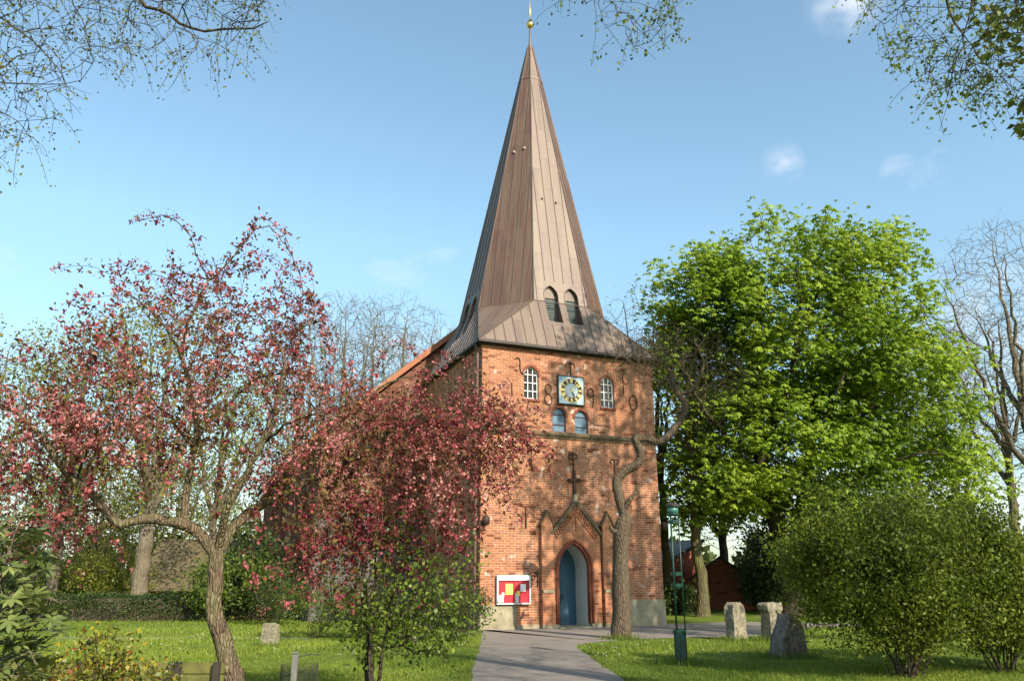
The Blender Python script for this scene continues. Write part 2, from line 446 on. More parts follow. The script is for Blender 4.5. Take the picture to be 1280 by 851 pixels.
M['bench_wood'] = surf('mossy_planks', (0.16, 0.155, 0.035), (0.07, 0.062, 0.022), 4, 0.8, 0, 0.4)
M['bench_post'] = surf('dark_post', (0.028, 0.022, 0.018), (0.045, 0.035, 0.028), 7, 0.7, 0, 0.3)
M['wire'] = surf('dark_wire', (0.035, 0.045, 0.03), (0.06, 0.05, 0.04), 12, 0.6, 0.3, 0)
M['zinc'] = surf('galvanised_post', (0.30, 0.28, 0.26), (0.20, 0.19, 0.18), 9, 0.45, 0.6, 0.1)
M['bark_crab'] = bark_mat('crab_bark', (0.21, 0.155, 0.10), (0.095, 0.068, 0.045), (0.17, 0.17, 0.075), 0.45, 16)
M['bark_dark'] = bark_mat('dark_bark', (0.085, 0.065, 0.048), (0.045, 0.034, 0.026), (0.075, 0.08, 0.03), 0.35, 8)
M['bark_mossy'] = bark_mat('mossy_bark', (0.13, 0.115, 0.06), (0.075, 0.062, 0.035), (0.10, 0.105, 0.03), 0.6, 5)
M['bark_grey'] = bark_mat('grey_bark', (0.20, 0.165, 0.12), (0.12, 0.095, 0.07), (0.16, 0.15, 0.075), 0.4, 6)
M['bark_plane'] = bark_mat('smooth_bark', (0.17, 0.125, 0.085), (0.095, 0.068, 0.048), (0.08, 0.07, 0.04), 0.4, 10)
M['twig'] = surf('stem_bark', (0.085, 0.06, 0.04), (0.05, 0.036, 0.026), 10, 0.9, 0, 0.2)
M['l_chestnut'] = leaf_mat('chestnut_leaf', (0.105, 0.185, 0.014), (0.330, 0.420, 0.040), 0.45, 0.5, 0.25, (0.205, 0.300, 0.024))
M['l_crab'] = leaf_mat('crab_leaf', (0.095, 0.024, 0.018), (0.15, 0.15, 0.028), 0.38, 0.5, 0.25, (0.135, 0.062, 0.026))
M['l_blossom'] = leaf_mat('blossom_petal', (0.15, 0.022, 0.034), (0.62, 0.32, 0.285), 0.32, 0.7, 0.1, (0.36, 0.085, 0.095))
M['l_bush'] = leaf_mat('bush_leaf', (0.040, 0.068, 0.010), (0.23, 0.255, 0.032), 0.40, 0.5, 0.2, (0.105, 0.145, 0.015))
M['l_bud'] = leaf_mat('bud_leaf', (0.085, 0.090, 0.020), (0.22, 0.23, 0.035), 0.4, 0.5, 0.2)
M['l_haze'] = leaf_mat('spring_leaf', (0.13, 0.15, 0.02), (0.28, 0.27, 0.045), 0.4, 0.5, 0.2)
M['l_rust'] = leaf_mat('rusty_bud', (0.16, 0.10, 0.035), (0.26, 0.20, 0.05), 0.35, 0.5, 0.2)
M['l_dark'] = leaf_mat('dark_leaf', (0.020, 0.040, 0.010), (0.070, 0.105, 0.022), 0.25, 0.45, 0.3)
M['l_mid'] = leaf_mat('fresh_leaf', (0.045, 0.080, 0.012), (0.150, 0.200, 0.030), 0.35, 0.45, 0.3)
M['l_lime'] = leaf_mat('lime_leaf', (0.060, 0.100, 0.014), (0.22, 0.28, 0.036), 0.4, 0.45, 0.3)
M['l_rhodo'] = leaf_mat('leathery_leaf', (0.055, 0.085, 0.022), (0.19, 0.22, 0.065), 0.2, 0.35, 0.5)
M['l_rose'] = leaf_mat('rose_leaf', (0.060, 0.085, 0.015), (0.36, 0.30, 0.035), 0.35, 0.45, 0.3, (0.19, 0.19, 0.025))
M['l_rose_red'] = leaf_mat('young_rose_leaf', (0.22, 0.045, 0.02), (0.42, 0.10, 0.03), 0.3, 0.45, 0.3)
M['l_white'] = leaf_mat('daisy_petal', (0.72, 0.72, 0.66), (0.85, 0.84, 0.80), 0.2, 0.7, 0.1)
M['l_grass'] = leaf_mat('grass_blade', (0.085, 0.130, 0.018), (0.235, 0.285, 0.040), 0.35, 0.5, 0.2, (0.155, 0.210, 0.027))
M['l_far'] = leaf_mat('far_leaf', (0.045, 0.060, 0.018), (0.11, 0.125, 0.035), 0.3, 0.6, 0.1)

def lawn_mat():
    m, n, l, b = newmat('lawn')
    t = n.new('ShaderNodeTexCoord')
    a = noise(n, l, t.outputs['Object'], 0.45, 5, 0.6)
    c = noise(n, l, t.outputs['Object'], 9, 6, 0.7)
    d = noise(n, l, t.outputs['Object'], 60, 3, 0.6)
    col = mixc(n, l, maprange(n, l, a.outputs['Fac'], 0.35, 0.65), (0.125, 0.185, 0.024), (0.165, 0.215, 0.032))
    col = mixc(n, l, maprange(n, l, c.outputs['Fac'], 0.5, 0.72, 0, 0.7), col, (0.16, 0.18, 0.04))
    col = mixc(n, l, maprange(n, l, d.outputs['Fac'], 0.45, 0.7, 0, 0.6), col, (0.045, 0.075, 0.01))
    l.new(col, b.inputs['Base Color']); b.inputs['Roughness'].default_value = 0.9; b.inputs['Specular IOR Level'].default_value = 0.1
    bump(n, l, d.outputs['Fac'], b, 0.9, 0.05)
    return m
M['lawn'] = lawn_mat()
def asphalt_mat(name, base, base2):
    m, n, l, b = newmat(name)
    t = n.new('ShaderNodeTexCoord')
    a = noise(n, l, t.outputs['Object'], 0.7, 6, 0.65); c = noise(n, l, t.outputs['Object'], 45, 4, 0.7)
    col = mixc(n, l, maprange(n, l, a.outputs['Fac'], 0.35, 0.68), base, base2)
    col = mixc(n, l, maprange(n, l, c.outputs['Fac'], 0.4, 0.75, 0, 0.5), col, tuple(1.5 * x for x in base))
    v = n.new('ShaderNodeTexVoronoi'); v.feature = 'DISTANCE_TO_EDGE'; v.inputs['Scale'].default_value = 0.35
    w = noise(n, l, t.outputs['Object'], 1.3, 4); va = n.new('ShaderNodeVectorMath'); va.operation = 'MULTIPLY_ADD'
    l.new(w.outputs['Color'], va.inputs[0]); va.inputs[1].default_value = (1.2, 1.2, 0); l.new(t.outputs['Object'], va.inputs[2]); l.new(va.outputs['Vector'], v.inputs['Vector'])
    col = mixc(n, l, maprange(n, l, v.outputs['Distance'], 0.0, 0.012, 0.6, 0.0), col, tuple(0.4 * x for x in base))
    l.new(col, b.inputs['Base Color']); b.inputs['Roughness'].default_value = 0.9; b.inputs['Specular IOR Level'].default_value = 0.2
    bump(n, l, c.outputs['Fac'], b, 0.5, 0.01)
    return m
M['asphalt'] = asphalt_mat('path_surface', (0.20, 0.172, 0.148), (0.142, 0.122, 0.106))
M['gravel'] = asphalt_mat('gravel_walk', (0.21, 0.185, 0.14), (0.15, 0.135, 0.10))
def glass_mat():
    m, n, l, b = newmat('window_glass')
    t = n.new('ShaderNodeTexCoord'); a = noise(n, l, t.outputs['Object'], 4, 2)
    l.new(mixc(n, l, a.outputs['Fac'], (0.012, 0.014, 0.015), (0.045, 0.04, 0.042)), b.inputs['Base Color'])
    b.inputs['Roughness'].default_value = 0.12; b.inputs['Specular IOR Level'].default_value = 0.6
    return m
M['glass'] = glass_mat()
# ================================================================== SETTING: ground, path
def struct(o): o['kind'] = 'structure'; return o
g = MB()
NX = 60
xs = np.linspace(-260, 260, NX); ys = np.linspace(-60, 420, NX)
gv = [(x, y, 0.0) for y in ys for x in xs]
g.add(gv, [(j*NX+i, j*NX+i+1, (j+1)*NX+i+1, (j+1)*NX+i) for j in range(NX-1) for i in range(NX-1)])
struct(g.build('lawn', M['lawn']))

path_px_left = [(590, 851), (594, 830), (599, 812), (601, 800), (603, 786)]
path_px_right = [(1015, 784), (1000, 792), (960, 794.5), (900, 796), (840, 797), (790, 799), (748, 802), (728, 805), (722, 808), (728, 814), (742, 824), (760, 836), (782, 851)]
PL = [ground(*p)[:2] for p in path_px_left]; PR = [ground(*p)[:2] for p in path_px_right]
nearL = np.array([PL[0] + (PL[0] - PL[1]) * 3.0, PL[0]]); nearR = np.array([PR[-1], PR[-1] + (PR[-1] - PR[-2]) * 3.0])
outl = [nearL[0]] + PL + [np.array([-0.9, 28.6]), np.array([6, 32.0]), np.array([9.5, 33.4]), np.array([14, 31.5])] + PR + [nearR[1]]
outl = spline([np.array([p[0], p[1], 0]) for p in outl], 6)[:, :2]
outl = outl + rng.normal(0, 0.025, outl.shape)
PATH = outl.copy()
pm_ = MB(); pm_.add([(x, y, 0.006) for x, y in outl], [tuple(range(len(outl)))])
struct(pm_.build('path', M['asphalt']))
# narrow gravel walk across the left lawn
gw = MB()
yy = ground(640, 797.0)[1]
e1 = [(x, yy + 0.05 * math.sin(x * 1.7) + 0.25, 0.005) for x in np.linspace(-26, -6.0, 40)]
e2 = [(x, yy - 0.25 + 0.05 * math.sin(x * 1.3 + 1), 0.005) for x in np.linspace(-26, -6.0, 40)]
gw.add(e1 + e2, [(i, i + 1, 41 + i, 40 + i) for i in range(39)])
struct(gw.build('gravel_walk', M['gravel']))

# ================================================================== CHURCH
TH = R(67.64)
CH0 = np.array([-1.11, 28.26, 0.0])
CROT = math.pi / 2 - TH
CD = np.array([math.sin(TH), math.cos(TH), 0]); CN = np.array([-math.cos(TH), math.sin(TH), 0])
def church_w(u, v, z): return CH0 + CD * u + CN * v + np.array([0, 0, z])
church = thing('church', 'red brick village church with tall brown eight-sided spire and blue arched door', 'church', CH0, CROT)
TW, TE = 7.38, 10.08

def arch(u0, u1, z0, zs, za, n=9, round_=False):
    a = (u1 - u0) / 2; c = (u0 + u1) / 2; r = za - zs
    L = []; 
    if round_ or r < a:
        L = [(c - a * math.cos(t), zs + r * math.sin(t)) for t in np.linspace(0, math.pi / 2, n)]
    else:
        Rr = (a * a + r * r) / (2 * a); cx = u0 + Rr
        tm = math.atan2(r, cx - c)
        L = [(cx - Rr * math.cos(t), zs + Rr * math.sin(t)) for t in np.linspace(0, tm, n)]
    Rt = [(2 * c - u, z) for u, z in reversed(L[:-1])]
    return [(u0, z0)] + L + Rt + [(u1, z0)]

WIN = [(1.68, 2.30, 8.16, 9.06, 9.42), (4.97, 5.57, 8.08, 8.97, 9.34)]
SHUT = [(2.86, 3.42, 6.98, 7.58, 7.92), (3.81, 4.37, 6.96, 7.55, 7.88)]
DOOR = (2.94, 4.24, 0.0, 1.98, 2.93)
tw = MB(); tw.box((0, 0, -0.3), (TW, TW, TE))
wall = tw.build('tower_wall', M['brick'], church, uv=True)
ct = MB()
for a in WIN: ct.prism(arch(*a, round_=False), -0.5, 0.17)
for a in SHUT: ct.prism(arch(*a), -0.5, 0.16)
ct.prism(arch(2.90, 4.28, -0.6, 1.98, 2.97), -0.5, 1.25)
boolean_cut(wall, ct)

# plinth strips and rendered stone blocks at the foot
p = MB()
p.box((1.36, -0.035, -0.2), (2.24, 0.05, 0.13)); p.build('plinth', M['stone'], church, bevel=0.01)
p = MB(); p.box((5.22, -0.035, -0.2), (5.70, 0.05, 0.13))
p.build('plinth', M['stone'], church, bevel=0.01)
p = MB(); p.box((-0.03, -0.05, -0.2), (1.34, 0.3, 0.80)); p.build('corner_stone', M['stone'], church, bevel=0.03)
p = MB(); p.box((5.72, -0.06, -0.2), (TW + 0.04, 0.3, 0.93)); p.build('corner_stone', M['stone'], church, bevel=0.03)
p = MB(); p.prism([(-0.09, 6.80), (0.02, 6.80), (0.02, 6.99), (-0.05, 6.94), (-0.12, 6.86)], -0.06, TW + 0.06, 0, axes=((0, 1, 0), (1, 0, 0), (0, 0, 1)))
p.box((-0.03, -0.05, 6.72), (TW + 0.03, 0.02, 6.797))
p.build('string_course', M['moss_tile'], church)

# arched windows: surround, frame, glass
for (u0, u1, z0, zs, za) in WIN:
    w = MB(); o1 = arch(u0 - 0.09, u1 + 0.09, zs - 0.05, zs, za + 0.10); i1 = arch(u0 + 0.0, u1 - 0.0, zs - 0.05, zs, za)
    w.ring(o1, i1, -0.004, 0.05)
    w.build('arch_surround', M['arch_brick'], church)
    w = MB(); o1 = arch(u0, u1, z0, zs, za); i1 = arch(u0 + 0.045, u1 - 0.045, z0, zs, za - 0.05)
    w.ring(o1, i1, 0.095, 0.15)
    w.box((u0, 0.09, z0), (u1, 0.155, z0 + 0.05))
    for k in (1, 2):
        u = u0 + (u1 - u0) * k / 3
        w.box((u - 0.016, 0.10, z0 + 0.05), (u + 0.016, 0.145, zs + (za - zs) * 0.86))
    for k in (1, 2, 3):
        z = z0 + (zs - z0 + 0.06) * k / 3
        w.box((u0 + 0.045, 0.102, z - 0.016), (u1 - 0.045, 0.143, z + 0.016))
    f = w.build('window_frame', M['white'], church)
    w = MB(); w.prism(arch(u0 + 0.01, u1 - 0.01, z0 + 0.01, zs, za - 0.01), 0.152, 0.165); w.build('pane', M['glass'], f)
    w = MB(); w.box((u0 - 0.05, -0.05, z0 - 0.09), (u1 + 0.05, 0.09, z0 - 0.004)); w.build('window_sill', M['arch_brick'], church)
for (u0, u1, z0, zs, za) in SHUT:
    w = MB(); w.ring(arch(u0 - 0.09, u1 + 0.09, zs - 0.05, zs, za + 0.10), arch(u0, u1, zs - 0.05, zs, za), -0.004, 0.05)
    w.build('arch_surround', M['arch_brick'], church)
    w = MB(); w.prism(arch(u0 + 0.01, u1 - 0.01, z0 + 0.01, zs, za - 0.01), 0.10, 0.15)
    sh = w.build('shutter', M['shutter'], church)
    for k in (0.30, 0.72):
        w = MB(); w.box((u0 + 0.01, 0.075, z0 + (za - z0) * k - 0.016), (u1 - 0.02, 0.098, z0 + (za - z0) * k + 0.016))
        w.build('strap_hinge', M['iron'], sh)

# ---- portal
PU = (2.73, 4.67)
pb = MB(); pb.prism([(PU[0], -0.3), (PU[1], -0.3), (PU[1], 3.25), (3.69, 4.36), (PU[0], 3.25)], -0.12, 0.02)
portal = pb.build('portal_gable', M['brick_new'], church, uv=True)
ct = MB(); ct.prism(arch(2.90, 4.28, -0.6, 1.98, 2.97), -0.5, 0.5); boolean_cut(portal, ct)
# dentil band and coping along the gable
dn = MB(); cp = MB()
for sgn in (-1, 1):
    a = np.array([3.69, 4.36]); b = np.array([3.69 + sgn * 0.98, 3.25]); L = np.linalg.norm(b - a); t = (b - a) / L; nn = np.array([-t[1], t[0]]) * (-1 if sgn > 0 else 1)
    nn = nn if nn[1] < 0 else -nn
    for row in range(2):
        for k in range(13):
            s0 = 0.06 + k * 0.108 + (0.054 if row else 0)
            if s0 + 0.055 > L: continue
            q = [a + t * s0 + nn * (0.07 + row * 0.085), a + t * (s0 + 0.055) + nn * (0.07 + row * 0.085), a + t * (s0 + 0.055) + nn * (0.14 + row * 0.085), a + t * s0 + nn * (0.14 + row * 0.085)]
            dn.prism([tuple(x) for x in q], -0.185, -0.118)
    for off in (0.255,):
        q = [a + nn * off, a + t * L + nn * off, a + t * L + nn * (off + 0.045), a + nn * (off + 0.045)]
        dn.prism([tuple(x) for x in q], -0.165, -0.118)
    q = [a - nn * 0.085 + np.array([0, 0.0]), a + t * (L + 0.05) - nn * 0.06, a + t * (L + 0.05) + nn * 0.035, a + nn * 0.05]
    cp.prism([tuple(x) for x in q], -0.21, 0.004 + 0.003 * (sgn > 0))
dn.build('dentil_band', M['brick_new'], portal, uv=True)
cp.build('coping', M['moss_tile'], portal)
# moulded brick orders round the door
md = MB()
for (du, v, r) in ((0.075, -0.125, 0.05), (-0.005, -0.07, 0.055), (-0.03, 0.02, 0.045)):
    pts = arch(2.94 - du, 4.24 + du, 0.14, 1.98, 2.93 + du * 1.1, 10)
    md.tube([(u, v, z) for u, z in pts], r, 8)
md.build('door_moulding', M['arch_brick'], portal, smooth=True)
md = MB(); md.box((2.76, -0.16, -0.2), (2.935, 0.0, 0.14)); md.build('base_stone', M['stone'], portal, bevel=0.01)
md = MB(); md.box((4.245, -0.16, -0.2), (4.65, 0.0, 0.14)); md.build('base_stone', M['stone'], portal, bevel=0.01)
sl = MB(); sl.box((3.655, -0.135, 3.32), (3.70, -0.11, 4.0)); sl.build('gable_slot', M['arch_brick'], portal)
# white reveal
rv = MB(); rv.ring(arch(2.897, 4.283, -0.05, 1.98, 2.975), arch(2.945, 4.235, -0.05, 1.98, 2.92), 0.06, 1.249)
rv.build('door_reveal', M['plaster'], church, smooth=False)
# door: two leaves of diagonal boards
dr = MB(); dr.prism(arch(2.945, 4.235, 0.02, 1.98, 2.92), 1.10, 1.16)
door = dr.build('door', M['door'], church)
for side in (0, 1):
    bd = MB()
    u0, u1 = ((2.955, 3.575), (3.605, 4.225))[side]
    k = -0.9
    while k < 3.2:
        # board running down towards the outside, clipped to the leaf and to the arch
        sl_ = 0.75 if side else -0.75
        ua, ub = u0 + 0.04, u1 - 0.04
        for s_ in range(6):
            x0 = ua + (ub - ua) * s_ / 6; x1 = ua + (ub - ua) * (s_ + 1) / 6
            z0 = k - sl_ * (x0 - ua) + (0.45 if side else 0.0); z1 = k - sl_ * (x1 - ua) + (0.45 if side else 0.0)
            def top(u):
                a_ = arch(2.945, 4.235, 0, 1.98, 2.92, 12); us = [q[0] for q in a_]; zs_ = [q[1] for q in a_]
                return float(np.interp(u, us, zs_)) - 0.06
            if min(z0, z1) < 0.10 or max(z0, z1) + 0.085 > min(top(x0), top(x1)): continue
            bd.prism([(x0, z0), (x1, z1), (x1, z1 + 0.082), (x0, z0 + 0.082)], 1.078, 1.102)
        k += 0.102
    bd.build('diagonal_boards', M['door'], door)
bd = MB(); bd.box((3.575, 1.085, 0.02), (3.605, 1.098, 2.85)); bd.build('door_joint', M['door_dark'], door)
bd = MB(); bd.tube([(3.66, 1.06, 1.02), (3.66, 1.03, 1.02), (3.56, 1.03, 1.02)], 0.014, 6); bd.box((3.64, 1.068, 0.92), (3.68, 1.076, 1.12)); bd.build('handle', M['iron'], door)
st = MB(); st.box((2.90, -0.30, -0.1), (4.28, 1.10, 0.035)); st.build('door_step', M['stone'], church, bevel=0.01)
# flanking piers with little gables
for (u0, u1) in ((2.27, 2.725), (4.75, 5.20)):
    pr = MB(); c = (u0 + u1) / 2
    pr.prism([(u0, -0.3), (u1, -0.3), (u1, 1.19), (u0, 1.19)], -0.235, 0.02)
    pr.prism([(u0, 1.30), (u1, 1.30), (u1, 3.52), (c, 3.98), (u0, 3.52)], -0.19, 0.02)
    pier = pr.build('pier', M['brick_new'], church, uv=True)
    pr = MB(); pr.prism([(u0 + 0.03, 1.185), (u1 - 0.03, 1.185), (u1, 1.30), (u0, 1.30)], -0.27, 0.015); pr.build('ledge', M['stone'], pier)
    pr = MB()
    for sg in (-1, 1):
        pr.prism([(c, 3.98), (c + sg * 0.27, 3.49), (c + sg * 0.30, 3.52), (c + sg * 0.002, 4.07)][::sg], -0.23, 0.005 + 0.002 * sg)
    pr.build('coping', M['moss_tile'], pier)
    pr = MB(); pr.box((u0 - 0.01, -0.255, -0.2), (u1 + 0.01, 0.0, 0.13)); pr.build('base_stone', M['stone'], pier, bevel=0.01)
# cross on the portal gable
cx = MB(); cx.prism([(3.60, 4.36), (3.78, 4.36), (3.75, 4.66), (3.63, 4.66)], -0.18, 0.0); base = cx.build('cross_base', M['stone'], church)
cx = MB(); cx.box((3.645, -0.12, 4.66), (3.735, -0.04, 5.46)); cx.box((3.49, -0.115, 5.14), (3.89, -0.045, 5.24))
for (u, z) in ((3.47, 5.19), (3.91, 5.19), (3.69, 5.50)): cx.lathe([(0.0, -0.07), (0.055, -0.04), (0.055, 0.04), (0, 0.07)], (u, -0.08, z), 8)
cx.build('portal_cross', M['iron'], church)

# ---- wrought-iron wall anchors and the year they spell
def anchor(paths, r=0.022, name='wall_anchor'):
    a = MB(); r *= 0.8
    for pth in paths:
        q = spline([(u, -0.035, z) for u, z in pth], 5) if len(pth) > 2 else np.array([(u, -0.035, z) for u, z in pth])
        a.tube(q, r, 6)
    return a.build(name, M['iron'], church, smooth=True)
def circ(u, z, ru, rz, a0=0, a1=360, n=14): return [(u + ru * math.cos(R(t)), z + rz * math.sin(R(t))) for t in np.linspace(a0, a1, n)]
anchor([[(1.32, 9.64), (1.42, 9.70), (1.52, 9.62), (1.52, 9.35), (1.56, 9.16), (1.68, 9.10), (1.80, 9.14)], [(1.30, 9.22), (1.42, 9.20)]])
anchor([[(1.18, 8.72), (1.20, 8.15)]], 0.022, 'year_figure')                                              # 1
anchor([circ(2.69, 8.60, 0.13, 0.19, -90, 270), circ(2.69, 8.20, 0.15, 0.21, 90, 450)], 0.02, 'year_figure')   # 8
anchor([circ(4.51, 8.62, 0.13, 0.17, -60, 300), [(4.64, 8.62), (4.63, 8.3), (4.57, 8.02)]], 0.024, 'year_figure')    # 9
anchor([circ(6.42, 8.38, 0.16, 0.30, 0, 360)], 0.024, 'year_figure')                                        # 0
anchor([[(5.82, 9.60), (5.92, 9.72), (6.04, 9.62), (5.98, 9.42), (6.02, 9.2), (6.14, 9.08)], [(5.98, 9.42), (6.0, 8.7)]])
anchor([[(3.655, 9.18), (3.655, 9.80)], circ(3.56, 9.62, 0.10, 0.10, -40, 230), circ(3.75, 9.62, 0.10, 0.10, -50, 220)])
for (u, zt, zb) in ((1.97, 6.28, 5.46), (3.68, 6.20, 5.55), (5.46, 6.10, 4.97)):
    anchor([[(u, zb), (u, zt)], circ(u - 0.09, zt - 0.12, 0.09, 0.09, -30, 260), circ(u + 0.09, zt - 0.12, 0.09, 0.09, -80, 210)])
anchor([[(1.73, 3.40), (1.73, 4.13)]], 0.028)
sc_ = [(2.0 + 0.17 * (1 - t * 0.75) * math.cos(t * 9), 1.74 + 0.17 * (1 - t * 0.75) * math.sin(t * 9)) for t in np.linspace(0, 1, 22)]
anchor([sc_, [(2.17, 1.96), (2.17, 1.40)]], 0.02, 'scroll_bracket')

# ---- clock
CU, CZ, CS = 3.64, 8.615, 0.535
c = MB(); c.box((CU - CS, -0.09, CZ - CS), (CU + CS, -0.005, CZ + CS)); clock = c.build('clock_panel', M['clock_blue'], church, bevel=0.006)
c = MB()
for (a, b_) in (((CU - CS - 0.03, CZ - CS - 0.03), (CU + CS + 0.03, CZ - CS)), ((CU - CS - 0.03, CZ + CS), (CU + CS + 0.03, CZ + CS + 0.03)),
               ((CU - CS - 0.03, CZ - CS), (CU - CS, CZ + CS)), ((CU + CS, CZ - CS), (CU + CS + 0.03, CZ + CS))):
    c.box((a[0], -0.105, a[1]), (b_[0], -0.002, b_[1]))
c.build('clock_frame', M['clock_ring'], clock)
def disc(mb, ro, ri, v0, v1, n=48):
    o_ = [(CU + ro * math.sin(t), CZ + ro * math.cos(t)) for t in np.linspace(0, 2 * math.pi, n + 1)]
    if ri: mb.ring(o_, [(CU + ri * math.sin(t), CZ + ri * math.cos(t)) for t in np.linspace(0, 2 * math.pi, n + 1)], v0, v1)
    else: mb.prism(o_[:-1], v0, v1)
c = MB(); disc(c, 0.455, 0.28, -0.101, -0.088); c.build('numeral_ring', M['clock_ring'], clock)
c = MB(); disc(c, 0.278, 0, -0.098, -0.088); c.build('clock_centre', M['clock_white'], clock)
c = MB(); disc(c, 0.478, 0.456, -0.106, -0.088)
ROM = ['XII', 'I', 'II', 'III', 'IIII', 'V', 'VI', 'VII', 'VIII', 'IX', 'X', 'XI']
for h, s_ in enumerate(ROM):
    an = math.pi / 6 * h
    wd = {'I': 0.030, 'V': 0.062, 'X': 0.062}; tot = sum(wd[q] for q in s_); x = -tot / 2
    ux = (math.cos(an), -math.sin(an)); uz = (math.sin(an), math.cos(an))
    def stroke(xa, za_, xb, zb_, hw=0.012):
        q = [(xa - hw, za_), (xa + hw, za_), (xb + hw, zb_), (xb - hw, zb_)]
        c.prism([(CU + ux[0]*a + uz[0]*b_, CZ + ux[1]*a + uz[1]*b_) for a, b_ in q], -0.112, -0.100)
    for q in s_:
        w_ = wd[q]; m_ = x + w_ / 2
        if q == 'I': stroke(m_, 0.30, m_, 0.44)
        elif q == 'V': stroke(m_, 0.30, m_ - 0.024, 0.44); stroke(m_, 0.30, m_ + 0.024, 0.44)
        else: stroke(m_ - 0.024, 0.30, m_ + 0.024, 0.44); stroke(m_ + 0.024, 0.30, m_ - 0.024, 0.44)
        x += w_
c.build('numerals', M['gold_paint'], clock)
def hand(an, L, wd, v, mat):
    h_ = MB(); ux = (math.cos(an), -math.sin(an)); uz = (math.sin(an), math.cos(an))
    q = [(-wd*0.6, -0.08), (wd*0.6, -0.08), (wd*0.5, L*0.45), (wd, L*0.62), (0.004, L), (-0.004, L), (-wd, L*0.62), (-wd*0.5, L*0.45)]
    h_.prism([(CU + ux[0]*a + uz[0]*b_, CZ + ux[1]*a + uz[1]*b_) for a, b_ in q], v, v + 0.01)
    return h_.build('clock_hand', mat, clock)
hand(R(45), 0.42, 0.03, -0.135, M['gold_paint']); hand(R(155), 0.30, 0.028, -0.122, M['clock_ring'])

# ---- eaves
ev = MB()
ev.box((-0.10, -0.10, TE), (TW + 0.10, TW + 0.10, TE + 0.045))
ev.box((-0.24, -0.29, TE + 0.05), (TW + 0.24, -0.10, TE + 0.15)); ev.box((-0.24, -0.095, TE + 0.05), (-0.09, TW + 0.20, TE + 0.15)); ev.box((TW + 0.09, -0.095, TE + 0.05), (TW + 0.24, TW + 0.20, TE + 0.16))
ev.build('eaves_gutter', M['gutter'], church)
dp = MB(); dp.tube([(-0.18, 0.25, TE + 0.05), (-0.10, 0.25, TE - 0.35), (-0.10, 0.25, 0.05)], 0.055, 10)
for z in (1.5, 3.5, 5.5, 8): dp.box((-0.17, 0.18, z), (0.0, 0.32, z + 0.04))
dp.build('downpipe', M['pipe'], church)

# ---- spire
SH0, SH1, APZ, AR = TE + 0.13, 12.42, 27.4, 2.975
cc = TW / 2; ov = 0.22; tt = AR * math.tan(math.pi / 8)
def octv(r, z):
    t_ = r * math.tan(math.pi / 8)
    return [(cc - t_, cc - r, z), (cc + t_, cc - r, z), (cc + r, cc - t_, z), (cc + r, cc + t_, z), (cc + t_, cc + r, z), (cc - t_, cc + r, z), (cc - r, cc + t_, z), (cc - r, cc - t_, z)]
ZT = 26.85; rt = AR * (APZ - ZT) / (APZ - SH1)
s = MB()
cor = [(-ov, -ov, SH0), (TW + ov, -ov, SH0), (TW + ov, TW + ov, SH0), (-ov, TW + ov, SH0)]
sv = cor + octv(AR, SH1) + octv(rt, ZT)
sf = [(3, 2, 1, 0), (0, 1, 5, 4), (1, 2, 7, 6), (2, 3, 9, 8), (3, 0, 11, 10), (1, 6, 5), (2, 8, 7), (3, 10, 9), (0, 4, 11)]
sf += [(4 + i, 4 + (i + 1) % 8, 12 + (i + 1) % 8, 12 + i) for i in range(8)] + [tuple(range(12, 20))]
s.add(sv, sf)
spire = s.build('spire', M['copper'], church, uv=True)
NB, NS, NA, NV = 11.46, 12.74, 13.20, 1.05
NU = [(cc - 0.75, cc - 0.13), (cc + 0.17, cc + 0.79)]
ct = MB()
for (u0, u1) in NU:
    pl = arch(u0, u1, NB, NS, NA, round_=False)
    ct.prism(pl, -1, NV); ct.prism(pl, -1.001, NV, axes=((0, 1, 0), (1, 0, 0), (0, 0, 1)))
boolean_cut(spire, ct)
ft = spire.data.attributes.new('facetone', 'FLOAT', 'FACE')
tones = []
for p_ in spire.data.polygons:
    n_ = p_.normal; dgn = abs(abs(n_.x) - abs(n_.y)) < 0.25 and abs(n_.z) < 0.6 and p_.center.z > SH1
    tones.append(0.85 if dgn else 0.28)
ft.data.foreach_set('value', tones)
# standing seams
rb = MB()
def seam(a, b_, nrm, w_=0.012, h_=0.028):
    a = np.array(a); b_ = np.array(b_); d_ = unit(b_ - a); sd_ = np.cross(nrm, d_) * w_; nn_ = nrm * h_
    rb.add([a - sd_ - nn_*0.2, a + sd_ - nn_*0.2, a + sd_ + nn_, a - sd_ + nn_, b_ - sd_ - nn_*0.2, b_ + sd_ - nn_*0.2, b_ + sd_ + nn_, b_ - sd_ + nn_], [(0,1,2,3), (7,6,5,4), (0,4,5,1), (1,5,6,2), (2,6,7,3), (3,7,4,0)])
V_ = [np.array(q) for q in sv]
def inniche(q):
    for (u0, u1) in NU:
        if NB - 0.02 < q[2] < NA + 0.03:
            if u0 - 0.03 < q[0] < u1 + 0.03 and q[1] < 1.2: return True
            if u0 - 0.03 < q[1] < u1 + 0.03 and q[0] < 1.2: return True
    return False
